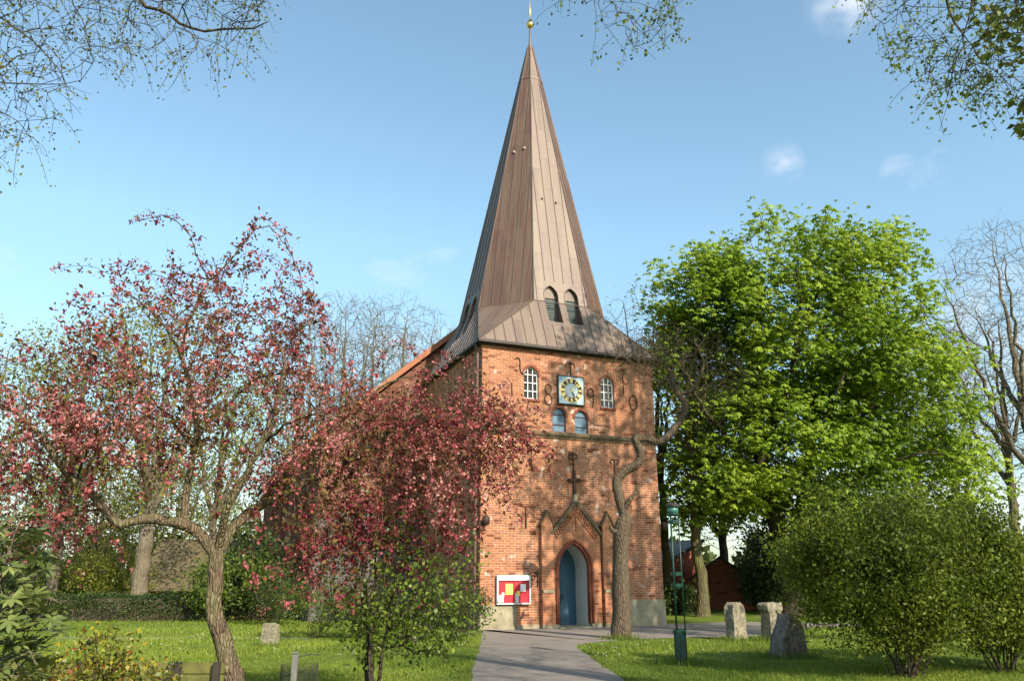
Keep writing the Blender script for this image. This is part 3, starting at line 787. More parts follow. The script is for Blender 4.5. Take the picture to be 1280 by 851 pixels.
for f in sf[1:-1]:
    P_ = [V_[i] for i in f]; n_ = unit(np.cross(P_[1] - P_[0], P_[2] - P_[0]))
    ctr = sum(P_) / len(P_)
    if np.dot(n_, ctr - np.array([cc, cc, ctr[2] - 3])) < 0: n_ = -n_
    t_ = unit(np.cross([0, 0, 1], n_)); s_ = np.cross(n_, t_)
    pc = [((q - ctr) @ t_, (q - ctr) @ s_) for q in P_]
    lo, hi = min(q[0] for q in pc), max(q[0] for q in pc)
    pitch = 0.43; k0 = math.ceil((lo + 0.03) / pitch - 0.5)
    x = (k0 + 0.5) * pitch
    while x < hi - 0.03:
        ys_ = []
        for i in range(len(pc)):
            (x0, y0), (x1, y1) = pc[i], pc[(i + 1) % len(pc)]
            if (x0 - x) * (x1 - x) < 0: ys_.append(y0 + (y1 - y0) * (x - x0) / (x1 - x0))
        if len(ys_) >= 2:
            ya, yb = min(ys_), max(ys_); N = max(2, int((yb - ya) / 0.25)); run = []
            for q_ in np.linspace(ya, yb, N):
                pt = ctr + t_ * x + s_ * q_
                if inniche(pt):
                    if len(run) > 1: seam(run[0], run[-1], n_)
                    run = []
                else: run.append(pt)
            if len(run) > 1: seam(run[0], run[-1], n_)
        x += pitch
for i in range(8): 
    a, b_ = V_[4 + i], V_[12 + i]; seam(a, b_, unit(np.array([a[0] - cc, a[1] - cc, 0.6])), 0.02, 0.035)
    a2 = V_[4 + (i + 1) % 8]; seam(a, a2, unit(np.array([(a+a2)[0]/2 - cc, (a+a2)[1]/2 - cc, 2.0])), 0.014, 0.02)
for ci, oi in ((0, (4, 11)), (1, (5, 6)), (2, (7, 8)), (3, (9, 10))):
    for k in oi: seam(V_[ci], V_[k], unit(np.array([V_[ci][0] - cc, V_[ci][1] - cc, 8.0])), 0.018, 0.03)
for zz in (24.75,):
    rr = AR * (APZ - zz) / (APZ - SH1); o8 = [np.array(q) for q in octv(rr + 0.01, zz)]
    for i in range(8): seam(o8[i], o8[(i+1) % 8], unit((o8[i] + o8[(i+1) % 8]) / 2 - np.array([cc, cc, zz])), 0.03, 0.02)
# roof hooks
for (u_, z_) in ((cc - 0.35, 17.6), (cc + 0.3, 17.5)):
    v_ = cc - AR * (APZ - z_) / (APZ - SH1); rb.box((u_ - 0.03, v_ - 0.10, z_ - 0.03), (u_ + 0.03, v_ + 0.02, z_ + 0.03))
for (w_, z_) in ((-0.28, 20.3), (0.22, 20.4)):
    q = AR * (APZ - z_) / (APZ - SH1); d0 = np.array([-1, -1]) / math.sqrt(2); t0 = np.array([1, -1]) / math.sqrt(2)
    pz = np.array([cc, cc]) + d0 * (q + 0.03) + t0 * w_; rb.box((pz[0] - 0.05, pz[1] - 0.05, z_ - 0.05), (pz[0] + 0.05, pz[1] + 0.05, z_ + 0.05))
o = rb.build('standing_seams', M['copper'], spire, uv=True)
ft = o.data.attributes.new('facetone', 'FLOAT', 'FACE'); ft.data.foreach_set('value', [0.4] * len(o.data.polygons))
# louvred sound windows
for swap in (0, 1):
    ax = None if not swap else ((0, 1, 0), (1, 0, 0), (0, 0, 1))
    for (u0, u1) in NU:
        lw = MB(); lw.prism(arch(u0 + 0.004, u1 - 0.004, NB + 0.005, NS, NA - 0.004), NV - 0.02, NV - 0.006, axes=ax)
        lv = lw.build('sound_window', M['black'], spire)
        lw = MB(); lw.prism(arch(u0 + 0.006, u1 - 0.006, NS - 0.06, NS, NA - 0.006), NV - 0.075, NV - 0.022, axes=ax)
        h_ = lw.build('window_head', M['copper'], lv, uv=True)
        rim = MB(); hp = arch(u0 - 0.01, u1 + 0.01, NS - 0.3, NS, NA + 0.01)
        def face_v(z): return cc - AR * (APZ - z) / (APZ - SH1) if z > SH1 else -ov + (cc - AR + ov) * (z - SH0) / (SH1 - SH0)
        rim.tube([((u_, face_v(z_) - 0.005, z_) if not swap else (face_v(z_) - 0.005, u_, z_)) for u_, z_ in hp], 0.025, 6); rim.build('shadow_line_rim', M['copper'], lv, uv=True)  # rim added to trace the shadow line round the arched head
        lw = MB(); N = 12
        for k in range(N):
            z_ = NB + 0.06 + k * (NS - NB - 0.14) / N
            q = [(NV - 0.10, z_), (NV - 0.09, z_ - 0.012), (NV - 0.03, z_ + 0.062), (NV - 0.04, z_ + 0.074)]
            if not swap: lw.prism(q, u0 + 0.05, u1 - 0.05, axes=((0, 1, 0), (1, 0, 0), (0, 0, 1)))
            else: lw.prism(q, u0 + 0.05, u1 - 0.05, axes=((1, 0, 0), (0, 1, 0), (0, 0, 1)))
        for ua in (u0 + 0.005, u1 - 0.05): lw.prism([(ua, NB + 0.01), (ua + 0.045, NB + 0.01), (ua + 0.045, NS - 0.062), (ua, NS - 0.062)], NV - 0.11, NV - 0.022, axes=ax)
        lw.build('louvre', M['louvre'], lv)
# finial
ctr_w = church_w(cc, cc, 0)
zb = at(663.5, 31.5, ctr_w[1])[2]; ztip = at(663.5, 2, ctr_w[1])[2]; zsp = at(663.5, 14, ctr_w[1])[2]
fn = MB(); fn.lathe([(0.16, ZT - 0.25), (0.125, ZT - 0.02), (0.07, ZT + 0.25), (0.05, ZT + 0.6), (0.04, zb - 0.15)], (cc, cc, 0), 12); fn.build('finial_pole', M['copper'], spire, smooth=True, uv=True)
fn = MB(); fn.lathe([(0.02, -0.2), (0.10, -0.165), (0.16, -0.10), (0.185, 0), (0.16, 0.10), (0.10, 0.165), (0.03, 0.195)], (cc, cc, zb), 18); fn.build('gilded_ball', M['gold'], spire, smooth=True)
fn = MB(); fn.lathe([(0.018, zb + 0.19), (0.018, zsp - 0.3), (0.06, zsp - 0.22), (0.075, zsp), (0.035, zsp + 0.2), (0.012, zsp + 0.4), (0.008, ztip + 0.6)], (cc, cc, 0), 10); fn.build('finial_spindle', M['gold'], spire, smooth=True)

# ---- nave behind the tower
NL, NR_, NZ, RZ, NVe = -4.55, 11.93, 7.65, 14.85, 31.0
nv = MB(); nv.prism([(NL, -0.3), (NR_, -0.3), (NR_, NZ), (cc, RZ), (NL, NZ)], TW + 0.004, NVe)
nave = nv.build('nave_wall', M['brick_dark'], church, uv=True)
ct = MB()
for vv in (11, 15.5, 20, 24.5): ct.prism([(q[0], q[1]) for q in arch(vv, vv + 1.1, 2.4, 4.6, 5.6)], NL - 0.5, NL + 0.2, axes=((0, 1, 0), (1, 0, 0), (0, 0, 1)))
boolean_cut(nave, ct)
for vv in (11, 15.5, 20, 24.5):
    w = MB(); ax = ((0, 1, 0), (1, 0, 0), (0, 0, 1))
    w.prism(arch(vv + .005, vv + 1.095, 2.41, 4.6, 5.59), NL + 0.16, NL + 0.19, axes=ax); wnd = w.build('nave_window', M['glass'], church)
    w = MB()
    for k in (1, 2): w.box((NL + 0.12, vv + 1.1 * k / 3 - 0.02, 2.42), (NL + 0.155, vv + 1.1 * k / 3 + 0.02, 5.2))
    for k in range(1, 7): w.box((NL + 0.125, vv + 0.01, 2.4 + k * 0.42), (NL + 0.15, vv + 1.09, 2.43 + k * 0.42))
    w.build('glazing_bars', M['white'], wnd)
w = MB(); w.box((NL - 0.06, TW - 0.05, -0.2), (-0.005, TW + 0.0, 4.3)); w.box((NL - 0.08, TW + 0.0, -0.2), (NL - 0.002, NVe, 1.1)); w.build('fieldstone_wall', M['fieldstone'], church)
for vv in (13.6, 18.1, 22.6):
    w = MB(); w.prism([(NL - 0.75, -0.3), (NL - 0.003, -0.3), (NL - 0.003, 6.2), (NL - 0.35, 5.6), (NL - 0.38, 3.6), (NL - 0.75, 3.0)], vv - 0.35, vv + 0.35); w.build('buttress', M['brick_dark'], church, uv=True)
ra = math.atan2(RZ - NZ, cc - NL)
rf = MB()
for sg in (-1, 1):
    ex = cc + sg * (cc - NL + 0.45); ez = NZ - 0.45 * math.tan(ra)
    q = [(ex, ez), (cc, RZ), (cc, RZ + 0.16), (ex, ez + 0.16)]
    rf.prism(q, TW - 0.16 if sg < 0 else TW - 0.161, NVe + 0.3)
rf.build('nave_roof', M['roof_tile'], church, uv=True)
w = MB(); w.box((NL - 0.62, TW + 0.1, NZ - 0.60), (NL - 0.47, NVe + 0.2, NZ - 0.47)); w.build('nave_gutter', M['gutter'], church)
vb = MB()
for sg in (-1,):
    ex = cc + sg * (cc - NL + 0.5); ez = NZ - 0.5 * math.tan(ra)
    vb.prism([(ex, ez - 0.06), (cc, RZ - 0.06), (cc, RZ + 0.24), (ex, ez + 0.24)], TW - 0.30, TW - 0.165)
vb.build('verge', surf('verge_tile', (0.34, 0.15, 0.075), (0.26, 0.10, 0.055), 6, 0.85), church)

# ---- things fixed to the church wall but lifted off as their own
def floodlight(u, v, z, yaw, label):
    t_ = thing('floodlight', label, 'floodlight', church_w(u, v, z), CROT + yaw)
    a = MB(); a.tube([(0, 0.0, 0), (0, -0.16, 0), (0, -0.22, 0.05)], 0.025, 8); a.box((-0.06, -0.005, -0.08), (0.06, 0.03, 0.08)); a.build('bracket', M['iron'], t_)
    a = MB(); a.lathe([(0.03, -0.16), (0.12, -0.13), (0.15, 0.02), (0.13, 0.12), (0.05, 0.17)], (0, -0.27, 0.06), 14); a.build('lamp_housing', M['iron'], t_, smooth=True)
floodlight(0.10, 0.0, 3.55, 0, 'small black floodlight fixed near the left corner of the church tower')
floodlight(TW, 0.12, 3.55, R(90), 'small black floodlight fixed on the right corner of the church tower')

nb = thing('noticeboard', 'white framed red noticeboard with pinned papers on the brick tower wall', 'noticeboard', church_w(1.22, -0.02, 1.30), CROT)
a = MB(); BW, BH = 0.63, 0.48
a.box((-BW, -0.13, BH - 0.17), (BW, -0.005, BH)); a.box((-BW, -0.13, -BH), (BW, -0.005, -BH + 0.045))
a.box((-BW, -0.129, -BH + 0.045), (-BW + 0.045, -0.005, BH - 0.17)); a.box((BW - 0.045, -0.129, -BH + 0.045), (BW, -0.005, BH - 0.17))
a.build('frame', M['white'], nb)
a = MB(); a.box((-BW + 0.045, -0.075, -BH + 0.045), (BW - 0.045, -0.01, BH - 0.17)); a.build('red_panel', M['red'], nb)
a = MB(); a.box((-0.012, -0.122, -BH + 0.046), (0.012, -0.076, BH - 0.171)); a.build('divider', M['red'], nb)
for (x0, z0, x1, z1, mt) in ((-0.30, -0.16, -0.02, 0.20, 'paper_yellow'), (0.26, -0.06, 0.46, 0.19, 'paper'), (-0.57, -0.41, -0.37, -0.17, 'paper_picture'), (-0.44, -0.22, -0.35, -0.09, 'paper'), (0.06, -0.42, 0.20, -0.10, 'paper_picture'), (0.12, -0.20, 0.24, -0.04, 'paper_yellow')):
    a = MB(); k = 0.0765 + 0.002 * (x0 > 0.1); a.box((x0, -k - 0.003, z0), (x1, -k, z1)); a.build('notice_sheet', M[mt], nb)
# ================================================================== VEGETATION
class Tree:
    """skeleton of nodes: hand-laid limbs, then twigs grown towards target points, then tubes and leaves"""
    def __init__(s, seed=1, cap=40000):
        s.P = np.zeros((cap, 3)); s.par = np.full(cap, -1); s.L = np.zeros(cap); s.h = np.zeros(cap); s.n = 0
        s.rng = np.random.default_rng(seed)
    def _add(s, p, par, h=0.0):
        i = s.n; s.P[i] = p; s.par[i] = par; s.h[i] = h
        s.L[i] = 0 if par < 0 else s.L[par] + np.linalg.norm(s.P[i] - s.P[par]); s.n += 1; return i
    def limb(s, pts, r0, r1, step=0.15, wob=0.0, attach=True):
        pts = spline(pts, 12)
        seg = np.linalg.norm(np.diff(pts, axis=0), axis=1); cum = np.r_[0, np.cumsum(seg)]
        k = max(2, int(cum[-1] / step)); t = np.linspace(0, cum[-1], k + 1)
        Q = np.stack([np.interp(t, cum, pts[:, a]) for a in range(3)], 1)
        if wob: Q[1:] += s.rng.normal(0, wob, (k, 3))
        rr = np.interp(t, [0, cum[-1]], [r0, r1])
        if s.n == 0: last = s._add(Q[0], -1, rr[0])
        else: last = int(np.argmin(((s.P[:s.n] - Q[0])**2).sum(1)))
        for q, r in zip(Q[1:], rr[1:]): last = s._add(q, last, r)
        return last
    def grow(s, T, bf=0.35, step=0.3, curve=0.12, sag=0.0, lo=0):
        T = np.asarray(T)
        d0 = np.array([np.min(((s.P[lo:s.n] - t)**2).sum(1)) for t in T]); order = np.argsort(d0)
        for t in T[order]:
            D = np.linalg.norm(s.P[lo:s.n] - t, axis=1); i = lo + int(np.argmin(D + bf * s.L[lo:s.n]))
            a = s.P[i]; d = np.linalg.norm(t - a); k = max(1, int(d / step))
            dirp = unit(a - s.P[s.par[i]]) if s.par[i] >= 0 else np.array([0, 0, 1.0])
            last = i
            off = s.rng.normal(0, 1, 3) * d * curve * 0.5
            for j in range(1, k + 1):
                f = j / k; q = a + (t - a) * f + (dirp * d * curve + off) * 4 * f * (1 - f) * 0.5
                q[2] -= sag * d * 4 * f * (1 - f) * 0.25
                last = s._add(q, last)
    def strands(s, idx, lo, hi, droop=0.8, step=0.12, spread=0.6, up=0.3, zmin=0.0):
        for i in idx:
            Ln = s.rng.uniform(lo, hi); d = unit(s.rng.normal(0, 1, 3) * np.array([1, 1, 0.5]) * spread + np.array([0, 0, up]) + (unit(s.P[i] - s.P[s.par[i]]) if s.par[i] >= 0 else 0))
            q = s.P[i].copy(); last = i
            for _ in range(max(2, int(Ln / step))):
                d = unit(d + np.array([0, 0, -droop * step * 2.2]) + s.rng.normal(0, 0.10, 3)); q = q + d * step
                if q[2] < zmin: break
                last = s._add(q, last)
    def finish(s, tip=0.006, ex=0.42):
        n = s.n; cnt = np.zeros(n); has = np.zeros(n, bool); par = s.par[:n]
        has[par[par >= 0]] = True; cnt[~has] = 1
        for i in range(n - 1, 0, -1):
            if par[i] >= 0: cnt[par[i]] += cnt[i]
        r = tip * cnt**ex; r = np.where(s.h[:n] > 0, s.h[:n], r); s.r = r; s.tip = ~has; s.cnt = cnt
        # children never thicker than parents
        for i in range(1, n):
            if par[i] >= 0: s.r[i] = min(s.r[i], s.r[par[i]] * 1.02)
        up = np.full(n, 1e9); 
        for i in range(n - 1, -1, -1):         # distance to the nearest tip
            if s.tip[i]: up[i] = 0
            if par[i] >= 0: up[par[i]] = min(up[par[i]], up[i] + np.linalg.norm(s.P[i] - s.P[par[i]]))
        s.up = up
        return s
    def wood(s, name, mat, parent, origin, rough=0.0, flare=None):
        n = s.n; par = s.par[:n]; kids = [[] for _ in range(n)]
        for i in range(n):
            if par[i] >= 0: kids[par[i]].append(i)
        done = [0]; VV = []; FF = []; base = 0; stack = [(0, -1)]
        while stack:
            i, p = stack.pop()
            chain = ([p] if p >= 0 else []) + [i]; 
            while kids[chain[-1]]:
                ks = kids[chain[-1]]
                if len(ks) > 1: ks = sorted(ks, key=lambda k: (-s.r[k], -s.cnt[k]))
                for k in ks[1:]: stack.append((k, chain[-1]))
                chain.append(ks[0])
            if len(chain) < 2: continue
            P = s.P[chain]; r = s.r[chain].copy()
            if p >= 0: r[0] = r[1] * 1.1
            r[-1] *= 0.6
            mr = r.max(); sd_ = 12 if mr > 0.09 else 8 if mr > 0.04 else 5 if mr > 0.015 else 3
            T = np.gradient(P, axis=0); T = unit(T)
            ref = np.eye(3)[np.argmin(np.abs(T).mean(axis=0))]
            A = unit(np.cross(T, ref)); B = np.cross(T, A)
            an = np.arange(sd_) * 2 * np.pi / sd_
            rr = np.repeat(r[:, None], sd_, 1)
            if rough and mr > 0.04: 
                rr = rr * (1 + s.rng.normal(0, rough, rr.shape) + rough * np.sin(an * 3 + s.rng.uniform(0, 6))[None, :])
            if flare and p < 0:
                rr = rr * (1 + flare * np.exp(-np.linalg.norm(P - P[0], axis=1) / 0.28))[:, None] * (1 + 0.12 * np.exp(-np.linalg.norm(P - P[0], axis=1) / 0.3)[:, None] * np.sin(an * 4)[None])
            V = P[:, None] + rr[:, :, None] * (np.cos(an)[None, :, None] * A[:, None] + np.sin(an)[None, :, None] * B[:, None])
            m = len(chain); ii = np.arange(m - 1)[:, None] * sd_; kk = np.arange(sd_)[None]; k2 = (kk + 1) % sd_
            F = np.stack([ii + kk, ii + k2, ii + sd_ + k2, ii + sd_ + kk], -1).reshape(-1, 4) + base
            VV.append(V.reshape(-1, 3)); FF.append(F); base += m * sd_
        V = np.vstack(VV) - np.array(origin)
        return mesh_np(name, V, np.vstack(FF), mat, parent, None, True)

def rand_unit(n, rg): return unit(rg.normal(0, 1, (n, 3)))
def leaf_quads(P, A, N, L, W, fold=0.25):
    """diamond leaves folded along the midrib"""
    S = unit(np.cross(N, A)); N2 = np.cross(A, S)
    L = np.broadcast_to(np.asarray(L, float), (len(P),))[:, None]; W = np.broadcast_to(np.asarray(W, float), (len(P),))[:, None]
    mid = P + A * L * 0.48
    V = np.stack([P, mid + S * W * 0.5 + N2 * W * fold, P + A * L, mid - S * W * 0.5 + N2 * W * fold], 1).reshape(-1, 3)
    F = np.arange(len(P) * 4).reshape(-1, 4)
    return V, F
def leaves(name, P, mat, parent, origin, L, W, rg, droop=0.0, up=0.6, tint=None, jit=0.35, fold=0.25):
    n = len(P); A = unit(rand_unit(n, rg) + np.array([0, 0, -droop])); N = unit(rand_unit(n, rg) * 0.8 + np.array([0, 0, up]))
    Ls = L * rg.uniform(1 - jit, 1 + jit, n); V, F = leaf_quads(P, A, N, Ls, Ls * W / L, fold)
    t = rg.uniform(0, 1, n) if tint is None else np.clip(tint, 0, 1)
    return mesh_np(name, V - np.array(origin), F, mat, parent, np.repeat(t, 4))
def palmate(name, P, mat, parent, origin, L, rg, tint=None, fingers=5):
    n = len(P); N = unit(rand_unit(n, rg) * 0.55 + np.array([0.10, -0.25, 0.9])); A0 = unit(np.cross(N, rand_unit(n, rg))); B0 = np.cross(N, A0)
    VV = []; TT = []; Ls = L * rg.uniform(0.7, 1.25, n); t = rg.uniform(0, 1, n) if tint is None else tint
    for k in range(fingers):
        an = R(-110 + 220 * k / (fingers - 1)); A = unit(A0 * math.cos(an) + B0 * math.sin(an) - N * 0.45 - np.array([0, 0, 0.25]))
        V, F = leaf_quads(P, A, N, Ls * (1 - 0.12 * abs(k - (fingers - 1) / 2)), Ls * 0.40, 0.18); VV.append(V); TT.append(np.repeat(np.clip(t + rg.uniform(-.08, .08, n), 0, 1), 4))
    V = np.vstack(VV); return mesh_np(name, V - np.array(origin), np.arange(len(V)).reshape(-1, 4), mat, parent, np.concatenate(TT))
def around(pts, k, sg, rg):
    P = np.repeat(pts, k, 0); return P + rg.normal(0, 1, P.shape) * np.asarray(sg)
def ell(c, r, n, rg, hollow=0.0, low=-1.0):
    """points in an ellipsoid, thinned near its centre by 'hollow'"""
    out = []
    while len(out) < n:
        q = rg.uniform(-1, 1, (n * 3, 3)); d = np.linalg.norm(q, axis=1); q = q[(d < 1) & (d > hollow * rg.uniform(0.4, 1, len(q))) & (q[:, 2] > low)]
        out = list(out) + list(q)
    return np.array(c) + np.array(out[:n]) * np.array(r)
def noise3(P, f, seed=0):
    """cheap smooth noise in about -1..1 for clumps and gaps"""
    rg = np.random.default_rng(seed); v = 0
    for k in range(5):
        d = unit(rg.normal(0, 1, 3)); v = v + np.sin((P @ d) * f * rg.uniform(0.7, 1.5) + rg.uniform(0, 6.28))
    return v / 2.4
def ellpx(px, py, Y, rx, rz, ry, n, rg, **k):
    c = at(px, py, Y); m = pxm(c); return ell(c, (rx * m, ry, rz * m), n, rg, **k)
def pxline(pts, Y):
    """limb points given by where they are seen and how far away each really is"""
    return [at(p[0], p[1], Y + (p[2] if len(p) > 2 else 0)) for p in pts]

# ---------------------------------------------------------------- flowering crab apple
rg = np.random.default_rng(11)
YC = 9.6
b0 = ground(300, 722 + 1742 / YC * 1.0); b0 = np.array([at(303, 860, YC)[0], YC, 0.0])
t = Tree(11)
t.limb([b0 + [0, 0, -0.1], b0 + [-0.01, 0, 0.12]] + pxline([(292, 848), (278, 800), (267, 765), (268, 735), (270, 690)], YC), 0.1216, 0.0810, 0.10, 0.006)
t.limb(pxline([(270, 692), (245, 664, -.1), (215, 652, -.25), (180, 648, -.4), (147, 655, -.5), (118, 620, -.6), (85, 594, -.8), (50, 545, -.9), (20, 515, -1.0), (-30, 500, -1.1)], YC), 0.0736, 0.0180, 0.12, 0.006)
t.limb(pxline([(231, 657), (232, 620, .1), (240, 575, .2), (246, 535, .3), (236, 480, .35), (228, 430, .4), (245, 380, .4), (262, 350, .3)], YC), 0.0544, 0.0120, 0.12, 0.008)
t.limb(pxline([(272, 690), (295, 655, .2), (330, 628, .4), (385, 600, .6), (440, 573, .7), (478, 545, .8), (510, 522, .9), (560, 512, 1.0), (620, 535, 1.0)], YC), 0.0672, 0.0180, 0.12, 0.008)
t.limb(pxline([(273, 685), (283, 640, -.2), (302, 600, -.3), (325, 560, -.4), (342, 510, -.4), (355, 450, -.3), (330, 400, -.2)], YC), 0.0512, 0.0120, 0.12, 0.008)
t.limb(pxline([(243, 560), (210, 520, .5), (175, 480, .8), (150, 440, .9), (130, 410, .9)], YC), 0.0256, 0.0072, 0.12, 0.01)
t.limb(pxline([(228, 440), (200, 400, -.1), (165, 370, -.3), (135, 350, -.3)], YC), 0.0192, 0.0070, 0.12, 0.01)
t.limb(pxline([(246, 545), (290, 500, .6), (330, 470, 1.0), (380, 470, 1.2), (420, 500, 1.3)], YC), 0.0256, 0.0072, 0.12, 0.01)
t.limb(pxline([(325, 560), (360, 530, -.6), (400, 520, -.9), (440, 540, -1.1)], YC), 0.0224, 0.0072, 0.12, 0.01)
t.limb(pxline([(95, 600), (120, 540, -.9), (150, 510, -.9), (190, 500, -.8)], YC), 0.0192, 0.0070, 0.12, 0.01)
t.limb(pxline([(440, 573), (450, 520, .6), (480, 480, .6), (520, 470, .7), (560, 470, .8)], YC), 0.0256, 0.0072, 0.12, 0.01)
nlimb = t.n
T = np.vstack([
    ellpx(225, 455, YC + .2, 140, 112, 1.5, 190, rg, hollow=.3), ellpx(160, 525, YC - .1, 150, 95, 1.5, 170, rg, hollow=.3),
    ellpx(310, 500, YC + .2, 100, 120, 1.4, 160, rg, hollow=.3), ellpx(60, 540, YC - .8, 105, 80, 1.0, 120, rg, hollow=.2),
    ellpx(455, 545, YC + .7, 70, 55, .8, 100, rg, hollow=.2), ellpx(535, 530, YC + .9, 95, 55, 0.9, 150, rg), ellpx(610, 535, YC + 1.0, 50, 40, .6, 50, rg),
    ellpx(370, 625, YC + .4, 62, 48, .6, 70, rg), ellpx(85, 640, YC - .7, 50, 60, .5, 40, rg), ellpx(440, 650, YC + .6, 58, 55, .6, 70, rg),
    ellpx(520, 590, YC + .8, 100, 60, 0.9, 95, rg), ellpx(350, 420, YC + .1, 45, 75, .7, 35, rg), ellpx(265, 365, YC + .2, 80, 45, .7, 60, rg)])
t.grow(T, 0.30, 0.14, 0.16)
# long whips above the crown and out to the right
for pts in ([(262, 352), (246, 320), (240, 300), (228, 282), (205, 270), (185, 273), (168, 278)], [(262, 352), (290, 322), (315, 292), (335, 283), (352, 300), (372, 335), (379, 364)],
            [(300, 340), (330, 320), (352, 330), (368, 350)], [(200, 400), (160, 352), (130, 340), (112, 334)], [(260, 352), (222, 335), (212, 318)], [(330, 400), (350, 345), (362, 330)],
            [(262, 352), (300, 310), (322, 274), (345, 283), (362, 305)], [(250, 372), (205, 345), (170, 345)], [(310, 400), (345, 380), (375, 372)]):
    q = pxline(pts, YC + .3); t.limb(q, 0.011, 0.005, 0.09, 0.01)
for pts in ([(440, 573), (447, 510), (470, 455), (490, 434), (512, 436), (528, 455)], [(560, 512), (600, 500), (640, 515), (668, 528)], [(620, 535), (625, 570), (632, 600), (636, 618)], [(600, 525), (640, 540), (665, 560)],
            [(560, 470), (590, 480), (620, 500), (650, 520)], [(520, 470), (545, 450), (572, 445), (590, 455)]):
    t.limb(pxline(pts, YC + 1.0), 0.012, 0.005, 0.09, 0.01)
# weeping strands
ids = np.arange(nlimb, t.n)
par_ = set(t.par[:t.n]); tips = np.array([i for i in ids if i not in par_])
wx = t.P[tips, 0]
def pxof(P):
    d = P[:, 1] * _c + (P[:, 2] - EYE) * _s; return 640 + FPX * P[:, 0] / d, 425.5 - FPX * ((P[:, 2] - EYE) * _c - P[:, 1] * _s) / d
tx, ty = pxof(t.P[tips])
t.strands(tips[::2], 0.25, 0.7, 0.9, 0.09, zmin=1.4)
right = tips[(tx > 330) & (tx < 560)]; left = tips[(tx < 135)]
t.strands(right, 0.7, 1.75, 1.6, 0.11, 0.9, 0.1, 1.35); t.strands(left[::2], 0.6, 1.5, 1.6, 0.11, 0.9, 0.1, 1.5)
far_ = tips[tx > 560]; t.strands(np.repeat(far_, 1), 0.4, 0.8, 1.3, 0.1, 0.8, 0.1)
t.finish(0.0030, 0.36)
crab = thing('crab_apple_tree', 'crooked crab apple tree with drooping branches covered in pink red blossom on the left lawn', 'tree', b0)
t.wood('trunk', M['bark_crab'], crab, b0, 0.05, 0.35)
rt_ = MB(); q = spline([np.array(p) for p in [(0.02, -0.02, 0.22), (0.18, -0.06, 0.30), (0.34, -0.06, 0.20), (0.48, -0.03, 0.02), (0.55, 0, -0.12)]], 6)
rt_.tube(q, np.linspace(0.085, 0.055, len(q)), 9); rt_.build('root', M['bark_crab'], crab, smooth=True)
nodes = np.where(((t.up < 0.9) & (t.h[:t.n] < 0.03)) | ((t.h[:t.n] > 0) & (t.h[:t.n] < 0.0105)))[0]
cl = 0.3 * noise3(t.P[nodes], 1.5, 13) + 0.45 * noise3(t.P[nodes], 3.2, 3) + 0.5 * noise3(t.P[nodes], 7.5, 4); keep = nodes[rg.uniform(0, 1, len(nodes)) < 0.66 + 0.7 * cl]
P = around(t.P[keep], 2, 0.045, rg)
P = P[rg.uniform(0, 1, len(P)) < 0.70]; sgm = rg.uniform(0.010, 0.032, len(P)); nb_ = rg.integers(2, 16, len(P))
P = np.repeat(P, nb_, 0) + rg.normal(0, 1, (nb_.sum(), 3)) * np.repeat(sgm, nb_)[:, None]
tn = 0.5 + 0.25 * noise3(P, 2.5, 9) + rg.normal(0, 0.2, len(P))
nodes_p = t.P[nodes[rg.uniform(0, 1, len(nodes)) < 0.8]]
leaves('blossom', P, M['l_blossom'], crab, b0, 0.034, 0.033, rg, 0.1, 0.3, tn, 0.45, 0.3)
P = around(nodes_p, 4, 0.055, rg); tn = 0.30 + 0.3 * noise3(P, 1.6, 5) + rg.normal(0, 0.25, len(P))
leaves('foliage', P, M['l_crab'], crab, b0, 0.064, 0.028, rg, 0.25, 0.4, tn, 0.5)
print('crab', t.n, len(P))

# ---------------------------------------------------------------- horse chestnut
rg = np.random.default_rng(21); YK = 39.0
t = Tree(21); b0 = at(985, 700, YK); b0[2] = 0
t.limb([b0 + [0, 0, -.2], b0 + [-.1, 0, 2.0]] + pxline([(972, 660), (958, 610), (950, 560), (945, 500), (930, 430), (910, 370)], YK), 0.50, 0.08, 0.5, 0.04)
t.limb([b0 + [.1, 0, 1.0]] + pxline([(1000, 640, 1), (1012, 580, 1.5), (1010, 520, 1.5), (1020, 440, 1), (1040, 370, .5), (1060, 310, 0)], YK), 0.38, 0.06, 0.5, 0.04)
for pts in ([(958, 610), (920, 560, -2), (880, 510, -3), (850, 450, -3)], [(1012, 580, 1.5), (1070, 530, -1), (1120, 490, -2), (1160, 465, -2)], [(950, 560), (985, 480, -3), (1000, 400, -4), (995, 320, -3)],
            [(1010, 520, 1.5), (1080, 450, 3), (1120, 380, 3)], [(1005, 610, 1.2), (1080, 590, -2), (1140, 570, -3), (1180, 565, -3)], [(945, 520), (890, 440, 3), (860, 370, 3)], [(972, 650), (910, 620, -2), (870, 600, -3)],
            [(1010, 540, 1.5), (1040, 500, -4), (1060, 460, -5)]):
    t.limb(pxline(pts, YK), 0.15, 0.04, 0.45, 0.06)
lim = t.n
T = np.vstack([ellpx(990, 405, YK, 160, 135, 6.0, 420, rg, hollow=.55), ellpx(885, 435, YK, 80, 130, 4.5, 290, rg, hollow=.4), ellpx(1105, 500, YK - .5, 90, 95, 5.0, 230, rg, hollow=.4),
               ellpx(985, 565, YK, 150, 85, 6.0, 240, rg, hollow=.3), ellpx(1070, 350, YK, 75, 70, 4, 90, rg, hollow=.4), ellpx(890, 610, YK, 60, 50, 4, 60, rg, hollow=.2), ellpx(1040, 640, YK, 120, 50, 5, 90, rg), ellpx(1185, 590, YK, 40, 60, 3, 40, rg)])
T = np.vstack([T, T + rg.normal(0, .55, T.shape)]); T = T[noise3(T, 0.55, 4) > -1.05]
t.grow(T, 0.25, 0.45, 0.2)
t.finish(0.016, 0.36)
chest = thing('horse_chestnut_tree', 'big round horse chestnut tree in bright fresh green leaf right of the church tower', 'tree', b0)
